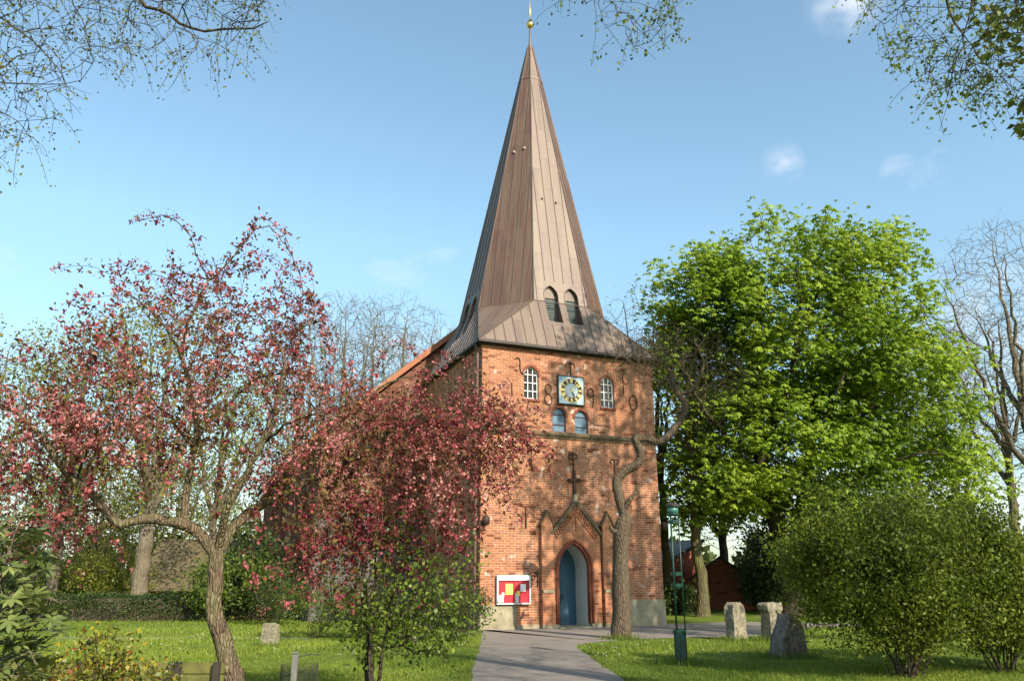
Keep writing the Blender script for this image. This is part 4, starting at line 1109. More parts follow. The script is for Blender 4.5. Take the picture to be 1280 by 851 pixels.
t.wood('trunk', M['bark_dark'], chest, b0, 0.05, 0.4)
nodes = np.where((t.up < 1.6) & (np.arange(t.n) >= lim))[0]
# leaves sit in flat tiers round each shoot
cen = t.P[nodes]; cen = cen[rg.uniform(0, 1, len(cen)) < 0.85]
P = around(cen, 15, (0.50, 0.50, 0.20), rg)
tn = 0.5 + 0.22 * noise3(P, 0.9, 7) + rg.normal(0, 0.16, len(P))
palmate('crown', P, M['l_chestnut'], chest, b0, 0.265, rg, tn)
print('chestnut', t.n, len(P))

# ---------------------------------------------------------------- contorted pollard in front of the tower
rg = np.random.default_rng(31); b0 = ground(777, 798); YP = b0[1]
t = Tree(31)
t.limb([b0 + [0, 0, -.15], b0 + [0, 0, .15]] + pxline([(777, 755), (776, 705), (777, 665), (782, 648)], YP), 0.285, 0.225, 0.22, 0.006)
t.limb(pxline([(782, 648), (775, 625, .05), (771, 602, .1), (780, 590, .1), (798, 578, 0), (801, 566, -.05), (795, 552, -.1), (793, 544, -.1)], YP), 0.1600, 0.1200, 0.10, 0.004)
t.limb(pxline([(794, 548, -.1), (808, 547, -.1), (824, 552, -.1), (838, 541, 0), (852, 522, .1), (857, 507, .1), (848, 493, .1), (840, 478, 0), (838, 465, -.1)], YP), 0.1200, 0.0880, 0.10, 0.004)
t.limb(pxline([(780, 660), (768, 664, -.1), (762, 658, -.2)], YP), 0.1040, 0.0560, 0.06)
t.limb(pxline([(779, 640), (787, 625, -.15), (795, 614, -.2), (797, 606, -.2)], YP), 0.0960, 0.0400, 0.06)
t.limb(pxline([(848, 492, .1), (864, 488, .1), (874, 472, 0), (879, 452, -.1), (872, 434, -.1), (868, 425, 0)], YP), 0.0720, 0.0320, 0.1, 0.01)
t.limb(pxline([(838, 468), (824, 477, -.1), (812, 468, -.3), (805, 460, -.4)], YP), 0.0480, 0.0160, 0.1, 0.01)
t.limb(pxline([(864, 488, .1), (885, 482, -.2), (910, 484, -.4), (920, 488, -.5)], YP), 0.0400, 0.0120, 0.1, 0.01)
t.limb(pxline([(874, 440), (858, 446, .2), (840, 446, .3), (822, 432, .3), (805, 424, .2), (788, 430, 0), (772, 445, -.2), (766, 462, -.3)], YP), 0.0360, 0.0096, 0.1, 0.01)
t.limb(pxline([(874, 462), (862, 470, .3), (850, 458, .4), (856, 450, .5)], YP), 0.0280, 0.0096, 0.1, 0.01)
t.limb(pxline([(840, 478), (846, 462, .2), (838, 450, .3), (846, 438, .4)], YP), 0.0280, 0.0096, 0.1, 0.01)
t.limb(pxline([(872, 436), (880, 420, .2), (860, 408, .2), (835, 404, .1), (815, 412, 0)], YP), 0.0320, 0.0096, 0.1, 0.01)
lim = t.n
T = np.vstack([ellpx(870, 455, YP, 65, 45, 1.1, 110, rg), ellpx(815, 430, YP, 58, 28, .9, 110, rg), ellpx(905, 480, YP, 45, 35, .9, 60, rg), ellpx(795, 450, YP - .1, 35, 22, .6, 60, rg)])
t.grow(T, 0.3, 0.18, 0.25)
par_ = set(t.par[:t.n]); tips = np.array([i for i in range(lim, t.n) if i not in par_])
t.strands(np.r_[tips, tips[::3]], 0.4, 1.3, 1.5, 0.12, 0.9, 0.2)
t.finish(0.0075, 0.34)
poll = thing('pollard_tree', 'crooked leafless pollard tree with bare twisted trunk standing before the church tower', 'tree', b0)
t.wood('trunk', M['bark_plane'], poll, b0, 0.055, 0.25)
nodes = np.where(t.up < 0.5)[0]; P = around(t.P[nodes], 1, 0.06, rg)
leaves('crown', P[rg.uniform(0, 1, len(P)) < 0.6], M['l_rust'], poll, b0, 0.055, 0.025, rg, 0.5)
print('pollard', t.n)

# ---------------------------------------------------------------- generic spreading tree (bare or budding)
def spread_tree(seed, H, trunk_h, rad, r0, ntw, forks=4, lean=(0, 0), tip=0.02, ex=0.45, narrow=1.0, sag=0.0, bf=0.3):
    rg = np.random.default_rng(seed); t = Tree(seed)
    top = np.array([lean[0], lean[1], H])
    t.limb([(0, 0, -.2), (0, 0, trunk_h * 0.5), (lean[0] * .2, lean[1] * .2, trunk_h), (lean[0] * .6, lean[1] * .6, (H + trunk_h) / 2), (lean[0], lean[1], H * 0.93)], r0, r0 * 0.08, 0.5, 0.05)
    for k in range(forks):
        a = 2 * math.pi * (k + rg.uniform(-.25, .25)) / forks; z0 = trunk_h * rg.uniform(0.75, 1.35); ro = rad * rg.uniform(0.35, 0.7)
        e = np.array([math.cos(a) * ro, math.sin(a) * ro, H * rg.uniform(0.72, 0.92)])
        p0 = np.array([lean[0] * .2, lean[1] * .2, z0])
        t.limb([p0, p0 + (e - p0) * [.38, .38, .25], p0 + (e - p0) * [.7, .7, .6], e], r0 * 0.45, r0 * 0.06, 0.5, 0.06)
    zc = (trunk_h * 0.95 + H) / 2; T = ell((lean[0] * .6, lean[1] * .6, zc), (rad, rad, (H - trunk_h * 0.95) / 2 * 1.05), ntw, rg, hollow=0.75)
    t.grow(T, bf, 0.45, 0.18, sag)
    par_ = set(t.par[:t.n]); tips = np.array([i for i in range(t.n) if i not in par_])
    t.strands(np.repeat(tips, 2), 0.4, 1.1, 0.15, 0.35, 0.8, 0.4)
    return t.finish(tip, ex), rg

# bare park trees: built once, then copied, turned and scaled
t, rg = spread_tree(41, 19, 5.5, 4.8, 0.32, 1300, 6, tip=0.0085, ex=0.36)
o0 = np.zeros(3)
def bare_at(proto, px, Y, sc, rz, label, group):
    o = proto if not proto.get('used') else copy_tree(proto)
    proto['used'] = 1
    q = at(px, 700, Y); o.location = (q[0], Y, 0); o.rotation_euler = (0, 0, rz); o.scale = (sc[0], sc[0], sc[1]); o['label'] = label; o['group'] = group
    return o
bare = thing('bare_tree', 'x', 'tree'); t.wood('trunk', M['bark_grey'], bare, o0, 0.04, 0.4)
nodes = np.where(t.up < 0.8)[0]; leaves('crown', around(t.P[nodes], 1, 0.25, rg)[::2], M['l_haze'], bare, o0, 0.09, 0.06, rg)
t, rg = spread_tree(42, 20, 7.5, 4.0, 0.34, 1200, 5, lean=(-1.2, 0), tip=0.0085, ex=0.36)
bare2 = thing('bare_tree', 'x', 'tree'); t.wood('trunk', M['bark_grey'], bare2, o0, 0.04, 0.4)
nodes = np.where(t.up < 0.8)[0]; leaves('crown', around(t.P[nodes], 1, 0.25, rg)[::3], M['l_rust'], bare2, o0, 0.08, 0.05, rg)
GB = 'bare trees standing beyond the churchyard'
for a in ((414, 62, (1.15, 1.28), 0.3, 'bare tall tree left of the nave roof, leftmost of its pale group'),
          (452, 66, (1.15, 1.33), 1.9, 'bare tall tree left of the nave roof, middle one of its pale group'),
          (494, 64, (1.2, 1.29), 3.6, 'bare tall tree closest to the sloping nave roof on its left'),
          (532, 84, (1.3, 1.5), 5.0, 'farthest bare tree, its pale twigs just showing over the nave roof edge'),
          (372, 70, (1.2, 1.3), 2.6, 'bare tree mostly hidden behind the right side of the pink crab apple crown')):
    bare_at(bare, *a, GB)
for a in ((1212, 52, (1.0, 0.93), 0.2, 'bare tree with tall dark trunk just right of the horse chestnut crown'),
          (1275, 46, (1.0, 0.9), 2.2, 'bare forked tree at the right edge above the lower bush'),
          (1316, 44, (1.2, 1.12), 4.1, 'tallest bare tree, reaching in from beyond the right edge of the photo'),
          (1168, 62, (1.1, 0.95), 5.2, 'slender bare tree half hidden by the right flank of the horse chestnut')):
    bare_at(bare2, *a, GB)

# ---------------------------------------------------------------- budding trees
def budding(seed, px, Y, H, th, rad, r0, ntw, bark, leaf, lname, size, dens, name='budding_tree', group=None, k=4, sg=0.35, frac=1.0, up=1.2, lean=(0, 0), forks=5, tip=0.009):
    t, rg = spread_tree(seed, H, th, rad, r0, int(ntw * 1.7), forks, lean, tip, 0.37)
    q = at(px, 700, Y); loc = (q[0], Y, 0)
    o = thing(name, lname, 'tree', loc, 0, group); t.wood('trunk', bark, o, o0, 0.05, 0.4)
    nodes = np.where(t.up < up)[0]; P = around(t.P[nodes], k, sg, rg); cl = noise3(P, 0.8, seed); P = P[rg.uniform(0, 1, len(P)) < dens * (1 + 0.8 * cl)]
    tn = 0.5 + .25 * noise3(P, 0.7, seed + 1) + rg.normal(0, .18, len(P))
    leaves('crown', P, leaf, o, o0, size, size * 0.6, rg, 0.2, 0.5, tn); return o
GM = 'spring trees leafing out behind the churchyard'
budding(51, 178, 47, 18.5, 5.5, 5.5, 0.50, 520, M['bark_grey'], M['l_haze'], 'yellow green budding tree with a thick pale trunk behind the clipped hedge', 0.22, 0.75, group=GM)
budding(52, 70, 52, 18.0, 5.0, 6.0, 0.40, 520, M['bark_grey'], M['l_haze'], 'wide budding tree with thin green haze at the far left behind the crab apple', 0.20, 0.5, group=GM)
budding(53, 262, 60, 17.5, 5.0, 5.5, 0.40, 420, M['bark_grey'], M['l_haze'], 'budding tree seen through the middle of the pink crab apple crown', 0.22, 0.55, group=GM)
budding(54, -40, 44, 15.0, 5.0, 5.5, 0.40, 420, M['bark_grey'], M['l_haze'], 'budding tree partly cut off by the left edge of the photo', 0.22, 0.6, group=GM)
budding(55, 873, 38, 14.0, 8.0, 2.8, 0.30, 260, M['bark_mossy'], M['l_haze'], 'tall tree with a straight thick mossy trunk in front of the small brick barn', 0.15, 0.7, 'park_tree', GM, 2, .3, tip=0.008)
budding(56, 832, 44, 18.0, 8.0, 5.0, 0.27, 420, M['bark_mossy'], M['l_haze'], 'tall rusty budding tree just behind the right corner of the church tower', 0.15, 0.7, 'park_tree', GM, 2, .3, tip=0.008)
budding(57, 905, 52, 14.5, 4.0, 4.5, 0.34, 380, M['bark_dark'], M['l_mid'], 'dark green leafy tree filling the gap above the small brick barn', 0.22, 0.9, 'park_tree', GM, 3, .35)
budding(58, 1065, 54, 13.5, 3.5, 5.5, 0.34, 380, M['bark_dark'], M['l_mid'], 'dark green tree low behind the horse chestnut trunks', 0.22, 0.8, 'park_tree', GM, 3, .35)

budding(59, 120, 66, 11.0, 2.5, 5.0, 0.3, 420, M['bark_grey'], M['l_haze'], 'low broad yellow green tree filling the gap left of the thick pale trunk', 0.24, 0.9, group=GM)
budding(60, 215, 72, 11.5, 2.5, 5.5, 0.3, 420, M['bark_grey'], M['l_haze'], 'low yellow green tree rising behind the cottage roof', 0.24, 0.9, group=GM)
budding(63, 20, 70, 11.0, 2.5, 5.5, 0.3, 420, M['bark_grey'], M['l_haze'], 'low yellow green tree at the far left behind the rhododendron', 0.24, 0.9, group=GM)
# ---------------------------------------------------------------- overhanging limes beside and behind the camera
def overhang(seed, base, H, limbs, T, leafmat, label, ld, size, tr=0.38, extra=None, bud_k=1, tip=0.0019):
    t = Tree(seed); rg = np.random.default_rng(seed); base = np.array(base, float)
    t.limb([base + [0, 0, -.2], base + [0, 0, H * .3], base + [0.1, 0.1, H * .65], base + [0, 0, H]], tr, tr * .25, 0.4, 0.02)
    for pts, ra, rb in limbs:
        p0 = t.P[np.argmin(np.abs(t.P[:t.n, 2] - pts[0][2] + 1.0) + 0.2 * np.linalg.norm(t.P[:t.n, :2] - base[:2], axis=1))]
        t.limb([p0] + list(pts), ra, rb, 0.2, 0.012)
    lim = t.n
    t.grow(T, 0.04, 0.2, 0.16)
    par_ = set(t.par[:t.n]); tips = np.array([i for i in range(lim, t.n) if i not in par_])
    t.strands(np.repeat(tips, 2), 0.25, 0.7, 0.9, 0.12, 0.8, 0.1)
    if extra is not None:
        t.grow(extra, 0.25, 0.5, 0.2)
    t.finish(tip, 0.36)
    o = thing('lime_tree', label, 'tree', base, 0, 'lime trees arching over the path'); t.wood('trunk', M['bark_dark'], o, base, 0.04, 0.3)
    nodes = np.where(t.up < 0.55)[0]; P = around(t.P[nodes], bud_k, 0.05, rg); P = P[rg.uniform(0, 1, len(P)) < ld]
    leaves('crown', P, leafmat, o, base, size, size * .7, rg, 0.5, 0.4, 0.45 + .3 * noise3(P, 1.5, seed) + rg.normal(0, .2, len(P)))
    print(label[:20], t.n, len(P)); return t
rg = np.random.default_rng(61)
def pxpoints(poly, n, Y0, Y1):
    """points seen inside an outline, each at its own real distance"""
    poly = np.array(poly, float); out = []
    lo, hi = poly.min(0), poly.max(0)
    while len(out) < n:
        q = rg.uniform(lo, hi); ins = False; j = len(poly) - 1
        for i in range(len(poly)):
            if (poly[i, 1] > q[1]) != (poly[j, 1] > q[1]) and q[0] < (poly[j, 0] - poly[i, 0]) * (q[1] - poly[i, 1]) / (poly[j, 1] - poly[i, 1]) + poly[i, 0]: ins = not ins
            j = i
        if ins: out.append(at(q[0], q[1], rg.uniform(Y0, Y1)))
    return np.array(out)
A1 = pxpoints([(-60, -60), (345, -60), (325, 30), (270, 75), (215, 70), (150, 60), (95, 95), (60, 150), (20, 185), (-60, 190)], 620, 7.6, 10.0)
overhang(61, (-9.2, 6.5, 0), 14, [
    (pxline([(60, -190), (170, -5), (205, 12), (240, 38), (292, 36), (335, 28)], 8.6), 0.075, 0.010), (pxline([(-120, -120), (-10, 10), (50, 60), (95, 120)], 8.2), 0.03, 0.005),
    (pxline([(-140, 10), (-20, 80), (30, 68), (60, 64)], 8.8), 0.03, 0.005), (pxline([(-150, 60), (-20, 100), (60, 105), (100, 100)], 9.2), 0.03, 0.005), (pxline([(-150, 90), (-20, 130), (20, 150), (35, 165)], 8.4), 0.03, 0.005), (pxline([(20, -150), (90, 0), (105, 30), (118, 80)], 9.2), 0.035, 0.005)],
    A1, M['l_bud'], 'lime tree hanging thin budding twigs into the upper left sky', 0.9, 0.042, bud_k=2, tip=0.0032)
A2 = pxpoints([(1045, -60), (1340, -60), (1340, 120), (1275, 115), (1225, 135), (1190, 125), (1150, 100), (1130, 55), (1085, 20)], 380, 7.4, 9.6)
A3 = pxpoints([(690, -80), (850, -80), (842, 55), (790, 62), (760, 40), (735, 10), (700, 5)], 150, 8.4, 9.4)
A4 = pxpoints([(1150, 60), (1260, 60), (1240, 130), (1160, 115)], 60, 7.8, 8.8)
overhang(62, (8.4, 5.5, 0), 15, [
    (pxline([(1150, -190), (1180, -10), (1205, 50), (1190, 90), (1180, 140)], 8.2), 0.055, 0.004), (pxline([(1300, -150), (1210, 20), (1225, 70), (1262, 105)], 8.0), 0.03, 0.005),
    (pxline([(1000, -420), (860, -260), (770, -90), (748, -10), (757, 35)], 8.8), 0.03, 0.004), (pxline([(1360, -60), (1300, 20), (1240, 40)], 8.6), 0.03, 0.005)],
    np.vstack([A2, A3, A4]), M['l_lime'], 'lime tree hanging fresh leafy twigs into the upper right sky', 0.8, 0.054, bud_k=2, tip=0.0030)
# ---------------------------------------------------------------- limes out on the right whose twigs shade the tower and the path
def shade_tree(seed, loc, H, th, rad, label, ntw=520, dens=0.55, lk=2):
    t, rg = spread_tree(seed, H, th, rad, 0.42, ntw, 5, tip=0.012, ex=0.36)
    o = thing('lime_tree', label, 'tree', loc, 0, 'lime trees arching over the path'); t.wood('trunk', M['bark_dark'], o, o0, 0.04, 0.3)
    nodes = np.where(t.up < 1.1)[0]; P = around(t.P[nodes], lk, 0.3, rg); P = P[(rg.uniform(0, 1, len(P)) < dens * (1 + 0.6 * noise3(P, 0.9, seed))) & (noise3(P, 3.2, seed + 1) + 0.5 * noise3(P, 7, seed + 2) > (-0.12 if lk > 3 else -1.0))]; print('shade', len(P))
    leaves('crown', P, M['l_bud'], o, o0, 0.26 if lk > 3 else 0.17, 0.17 if lk > 3 else 0.11, rg, 0.4, 0.4)
shade_tree(71, (16.1, 15.2, 0), 25, 9.0, 4.0, 'lime tree outside the photo on the right, shading the church tower', 900, 1.0, 9)
shade_tree(72, (14.8, -2.5, 0), 19, 7.0, 3.6, 'lime tree behind the camera, shading the foot of the path', 420, 0.35)
#shade_tree(73, (22.5, 1.0, 0), 20, 6.0, 5.0, 'lime tree beyond the right edge, shading the right lawn', 380, 0.35)

# ---------------------------------------------------------------- shrubs
def shrub(name, label, loc, rx, ry, H, nst, ntg, mleaf, L, W, k, sg, seed, cat='shrub', group=None, z0=0.15, dens=1.0, stem_r=0.012, mstem='twig', up=0.9, dr=0.15, upn=0.5, hollow=0.35, blobs=None, upd=0.7, shoots=0):
    rg = np.random.default_rng(seed); t = Tree(seed); loc = np.array([loc[0], loc[1], 0.0]); first = True
    for s_ in range(nst):
        a = rg.uniform(0, 6.28); q = rg.uniform(0.02, 0.12) * rx; p0 = np.array([q * math.cos(a), q * math.sin(a), 0])
        e = np.array([math.cos(a) * rx * rg.uniform(.25, .75), math.sin(a) * ry * rg.uniform(.25, .75), H * rg.uniform(.45, .85)])
        if t.n == 0: t._add(np.array([0, 0, -0.15]), -1, stem_r * 1.5)
        t.limb([np.array([0, 0, -.1]), p0, p0 + (e - p0) * [.4, .4, .5], e], stem_r * rg.uniform(.7, 1.3), stem_r * 0.35, 0.15, 0.01)
    bl = blobs or [((0, 0, H * 0.55), (rx, ry, H * 0.47))]; tot = sum(b_[1][0] * b_[1][2] for b_ in bl)
    T = np.vstack([ell(c, r, max(8, int(ntg * r[0] * r[2] / tot)), rg, hollow=hollow) for c, r in bl]); T = T[T[:, 2] > z0]
    t.grow(T, 0.25, 0.16, 0.2)
    if shoots:
        pr_ = set(t.par[:t.n]); tp_ = np.array([i for i in range(t.n) if i not in pr_ and t.P[i, 2] > H * .4]); t.strands(rg.choice(tp_, shoots), .2, .65, -.05, .1, .45, .5)
    t.finish(stem_r * 0.22, 0.36)
    o = thing(name, label, cat, loc, 0, group); t.wood('stems', M[mstem], o, o0)
    nodes = np.where((t.up < upd) & (t.P[:t.n, 2] > z0))[0]; P = around(t.P[nodes], k, sg, rg); P = P[P[:, 2] > 0.03]
    f = noise3(P, 2.2 / max(.5, rx * .5), seed); f2 = noise3(P, 5.5, seed + 5); P = P[rg.uniform(0, 1, len(P)) < dens * (0.80 + 0.45 * f + 0.65 * f2)]
    tn = 0.5 + .25 * noise3(P, 2.0, seed + 1) + rg.normal(0, .2, len(P))
    leaves('foliage', P, M[mleaf], o, o0, L, W, rg, dr, upn, tn); print(name, t.n, len(P)); return o
gB = ground(1135, 846)
shrub('spring_bush', 'large rounded twiggy bush in small fresh leaves on the right lawn', gB, 2.2, 2.0, 3.3, 26, 900, 'l_bush', 0.072, 0.040, 34, 0.15, 81, stem_r=0.018, z0=0.55, hollow=0.3, upd=0.8, shoots=260,
      blobs=[((-.25, 0, 2.0), (1.6, 1.6, 1.25)), ((.45, .2, 2.4), (.85, .9, .7)), ((-.85, .2, 2.2), (.6, .8, .7)), ((-1.05, 0, 1.75), (1.0, 1.1, 1.05)), ((.6, 0, 1.75), (1.3, 1.3, 1.2)), ((0, 0, 1.1), (1.8, 1.5, .75))])
gB2 = ground(1255, 838)
shrub('spring_bush', 'lower yellow green bush cut off by the right edge of the photo', gB2, 2.1, 1.8, 2.9, 18, 600, 'l_bush', 0.072, 0.040, 32, 0.15, 82, stem_r=0.016, z0=0.4, hollow=0.3, upd=0.8, shoots=160)
gB3 = at(1395, 700, 18)
shrub('spring_bush', 'bush just outside the right edge of the photo', gB3, 1.7, 1.6, 3.4, 14, 300, 'l_bush', 0.068, 0.036, 20, 0.14, 83, stem_r=0.016, z0=0.4)
# thin many-stemmed shrub with lime leaves
gM = at(470, 760, 10.2)
mblob = [((.25, 0, 1.9), (.5, .5, .6)), ((.7, 0, 1.45), (.55, .5, .45)), ((-.1, 0, 1.35), (.4, .5, .65)), ((.6, 0, .9), (.4, .4, .35)), ((1.0, 0, 1.95), (.32, .3, .25)), ((1.1, 0, 1.2), (.3, .3, .2))]
shrub('lilac_bush', 'slender bush of several upright stems with lime green leaves left of the path', gM, 0.45, 0.42, 2.8, 9, 420, 'l_lime', 0.060, 0.042, 8, 0.08, 84, stem_r=0.026, mstem='bark_dark', z0=0.7, dens=0.8, blobs=mblob, upd=0.5)
# shrubs at the foot of the church
for (px, py, rx, H, ml, L, k, seed, nt, lab) in (
    (562, 803, 1.15, 1.75, 'l_dark', 0.075, 9, 85, 300, 'dense dark green shrub between the path and the left corner of the tower'),
    (512, 799, 1.0, 1.5, 'l_mid', 0.07, 8, 86, 240, 'mid green shrub left of the dense dark shrub by the tower'),
    (455, 797, 1.1, 1.45, 'l_dark', 0.075, 8, 87, 240, 'dark low shrub under the drooping blossom before the nave wall'),
    (395, 797, 1.3, 1.7, 'l_mid', 0.075, 9, 88, 260, 'spreading shrub with yellowish leaf tips right of the small leaning gravestone'),
    (345, 781, 1.2, 2.3, 'l_dark', 0.08, 8, 89, 200, 'dark shrub right behind the small leaning gravestone')):
    shrub('shrub', lab, ground(px, py), rx, rx * .9, H, 10, nt, ml, L, L * .5, k * 2, 0.11, seed, z0=0.05, group='shrubs along the church wall', upd=0.9)
for (px, py, rx, H, ml, k, seed, lab) in (
    (285, 776, 2.0, 2.6, 'l_mid', 7, 90, 'bright green leafy bush at the right end of the clipped hedge'),
    (322, 774, 1.8, 3.6, 'l_dark', 8, 91, 'dark bush between the hedge end and the nave wall'),
    (135, 757, 2.8, 3.4, 'l_haze', 6, 92, 'pale olive bush behind the clipped hedge, left of the thick pale trunk'),
    (60, 756, 2.6, 3.0, 'l_mid', 6, 93, 'green bush behind the left end of the clipped hedge'),
    (958, 765, 1.7, 3.0, 'l_dark', 7, 94, 'dark evergreen bush at the right gable corner of the small brick barn'),
    (985, 762, 2.6, 5.0, 'l_dark', 7, 95, 'tall dark evergreen bush between the barn and the horse chestnut trunk'),
    (1070, 765, 2.8, 3.2, 'l_mid', 6, 96, 'green bush under the right side of the horse chestnut'),
    (1190, 762, 3.2, 3.0, 'l_haze', 6, 97, 'olive bush beneath the bare trees on the right'),
    (842, 768, 1.4, 1.3, 'l_dark', 7, 98, 'low dark bush between the tower and the mossy trunk')):
    q = ground(px, py); shrub('background_bush', lab, q, rx, rx * .8, H, 9, 320, ml, 0.15, 0.085, k * 2, 0.25, seed, z0=0.1, group='bushes edging the churchyard', stem_r=0.03, upd=1.1)

# rhododendron at the left edge, close to the camera
rg = np.random.default_rng(101); Yr = 5.6
t = Tree(101); b0 = np.array([at(-45, 760, Yr)[0], Yr, 0.0])
for e in ([(-30, 800), (-10, 740), (10, 690), (25, 650)], [(-20, 790), (20, 760), (45, 720), (60, 690)], [(-40, 800), (-40, 700), (-20, 640)], [(-10, 800), (25, 790), (50, 770), (60, 750)], [(-60, 780), (-80, 700), (-70, 650)]):
    t.limb([b0 + [0, 0, -.1], b0 + [0, 0, .25]] + pxline(e, Yr) if t.n == 0 else [b0 + [0, 0, .25]] + pxline(e, Yr + rg.uniform(-.3, .3)), 0.03, 0.01, 0.1, 0.008)
T = np.vstack([ellpx(-10, 690, Yr, 75, 62, .45, 170, rg), ellpx(15, 775, Yr, 60, 40, .4, 100, rg), ellpx(0, 830, Yr, 60, 30, .4, 60, rg)])
t.grow(T, .25, .1, .2); t.finish(0.004, .36)
rh = thing('rhododendron', 'rhododendron with long leathery leaves in whorls at the left edge', 'shrub', b0); t.wood('stems', M['bark_grey'], rh, b0)
par_ = set(t.par[:t.n]); tips = np.array([i for i in range(t.n) if i not in par_]); VV = []; TT = []
for i in tips:
    n_ = rg.integers(8, 13); ax = unit(np.array([rg.normal(0, .35), rg.normal(0, .35) - .15, 1.0])); a0 = unit(np.cross(ax, rg.normal(0, 1, 3))); c0 = np.cross(ax, a0)
    an = np.arange(n_) * 6.283 / n_ + rg.normal(0, .2, n_); el = rg.uniform(-.35, .35, n_)
    A = unit(a0 * np.cos(an)[:, None] + c0 * np.sin(an)[:, None] + ax * el[:, None]); N = np.repeat(ax[None], n_, 0)
    L = rg.uniform(.075, .125, n_); S = unit(np.cross(N, A)); N2 = np.cross(A, S)
    p = np.repeat(t.P[i][None], n_, 0); W = L * .30; sg_ = lambda f, w, z: p + A * (L * f)[:, None] + S * (W * w)[:, None] + N2 * (L * z)[:, None]
    V = np.stack([sg_(0, 0, 0), sg_(.3, .42, .03), sg_(.7, .48, .0), sg_(1, 0, -.10), sg_(.7, -.48, .0), sg_(.3, -.42, .03)], 1).reshape(-1, 3)
    VV.append(V); TT.append(np.repeat(np.clip(rg.normal(.5, .25, n_), 0, 1), 6))
V = np.vstack(VV) - b0; mesh_np('foliage', V, np.arange(len(V)).reshape(-1, 6), M['l_rhodo'], rh, np.concatenate(TT))
# rose bushes
def rose(px, Y, H, w, n, seed, label):
    rg = np.random.default_rng(seed); t = Tree(seed); b0 = np.array([at(px, 800, Y)[0], Y, 0.0]); t._add(np.array([0, 0, -.1]), -1, .012)
    for _ in range(n):
        a = rg.uniform(0, 6.28); q = rg.uniform(.3, 1) * w; h = H * rg.uniform(.55, 1.0)
        t.limb([(0, 0, -.1), (q * .25 * math.cos(a), q * .25 * math.sin(a), h * .4), (q * .6 * math.cos(a), q * .6 * math.sin(a), h * .8), (q * math.cos(a), q * math.sin(a), h)], .008, .003, .06, .008)
    T = ell((0, 0, H * .6), (w, w * .8, H * .36), n * 14, rg); t.grow(T, .25, .07, .2); t.finish(.0022, .3)
    o = thing('rose_bush', label, 'shrub', b0, 0, 'rose bushes in front of the bench'); t.wood('stems', M['twig'], o, o0)
    nodes = np.where((t.up < .22) & (t.P[:t.n, 2] > .25))[0]; P = around(t.P[nodes], 7, .045, rg); m_ = rg.uniform(0, 1, len(P)) < .80
    leaves('foliage', P[m_], M['l_rose'], o, o0, .045, .028, rg, .2, .5, .45 + rg.normal(0, .3, m_.sum()))
    P2 = P[~m_]; P2 = P2[rg.uniform(0, 1, len(P2)) < .5]; leaves('young_leaves', P2, M['l_rose_red'], o, o0, .04, .022, rg, 0, .3)
rose(130, 6.6, 1.42, .46, 15, 111, 'rose bush with yellow green leaves and red shoots in front of the bench')
rose(62, 6.2, 1.15, .42, 14, 112, 'shorter rose bush between the rhododendron and the taller rose bush')
rose(192, 7.2, 1.05, .32, 11, 113, 'rose bush partly covering the mossy bench planks right of the tallest shoots')
rose(8, 5.7, 1.2, .38, 12, 114, 'rose bush with red tips under the rhododendron at the left edge')

# clipped hedge
rg = np.random.default_rng(121)
h0 = ground(40, 775); h1 = ground(335, 775); hc = (h0 + h1) / 2; hw = (h1[0] - h0[0]) / 2 + .5
hd = thing('clipped_hedge', 'long low clipped green hedge across the back of the left lawn', 'hedge', hc)
a = MB(); nx, nz = 60, 6
for sy in (1,):
    gx = np.linspace(-hw + .1, hw - .1, nx); prof = [(-.42, 0), (-.46, .45), (-.36, .84), (0, .90), (.36, .84), (.46, .45), (.42, 0)]
    vs = [(x, y + .04 * math.sin(x * 3 + z * 5), z + .04 * math.sin(x * 2.1 + y * 4)) for x in gx for y, z in prof]
    a.add(vs, [(i*7+k, i*7+k+1, (i+1)*7+k+1, (i+1)*7+k) for i in range(nx-1) for k in range(6)] + [tuple(range(7)), tuple(range((nx-1)*7, nx*7))[::-1]])
a.build('light_block_core', M['twig'], hd)  # dark core shape added inside the leaves to block light
n = 26000; x = rg.uniform(-hw, hw, n); th_ = rg.uniform(0, math.pi, n); rr = rg.normal(1.0, .06, n)
P = np.stack([x, -np.cos(th_) * .55 * rr, np.clip(np.sin(th_)**.6 * .98 * rr * (1 + .05 * np.sin(x * 2.3)), .02, None)], 1)
leaves('foliage', P, M['l_dark'], hd, o0, .075, .045, rg, 0, .5, .55 + .3 * noise3(P, 2.0, 5) + rg.normal(0, .25, n))

# far-off wood closing the horizon
rg = np.random.default_rng(131); n = 26000; an = rg.uniform(-1.0, 1.0, n); rad = rg.uniform(88, 112, n)
x = np.sin(an) * rad; y = np.cos(an) * rad; hh = 6.4 + 1.6 * np.sin(an * 17) + 1.6 * np.sin(an * 41 + 1) + 1.2 * np.sin(an * 90)
P = np.stack([x, y, rg.uniform(0, 1, n)**.8 * hh], 1)
wd = leaves('distant_wood', P, M['l_far'], None, o0, .85, .6, rg, 0, .5); wd['kind'] = 'stuff'

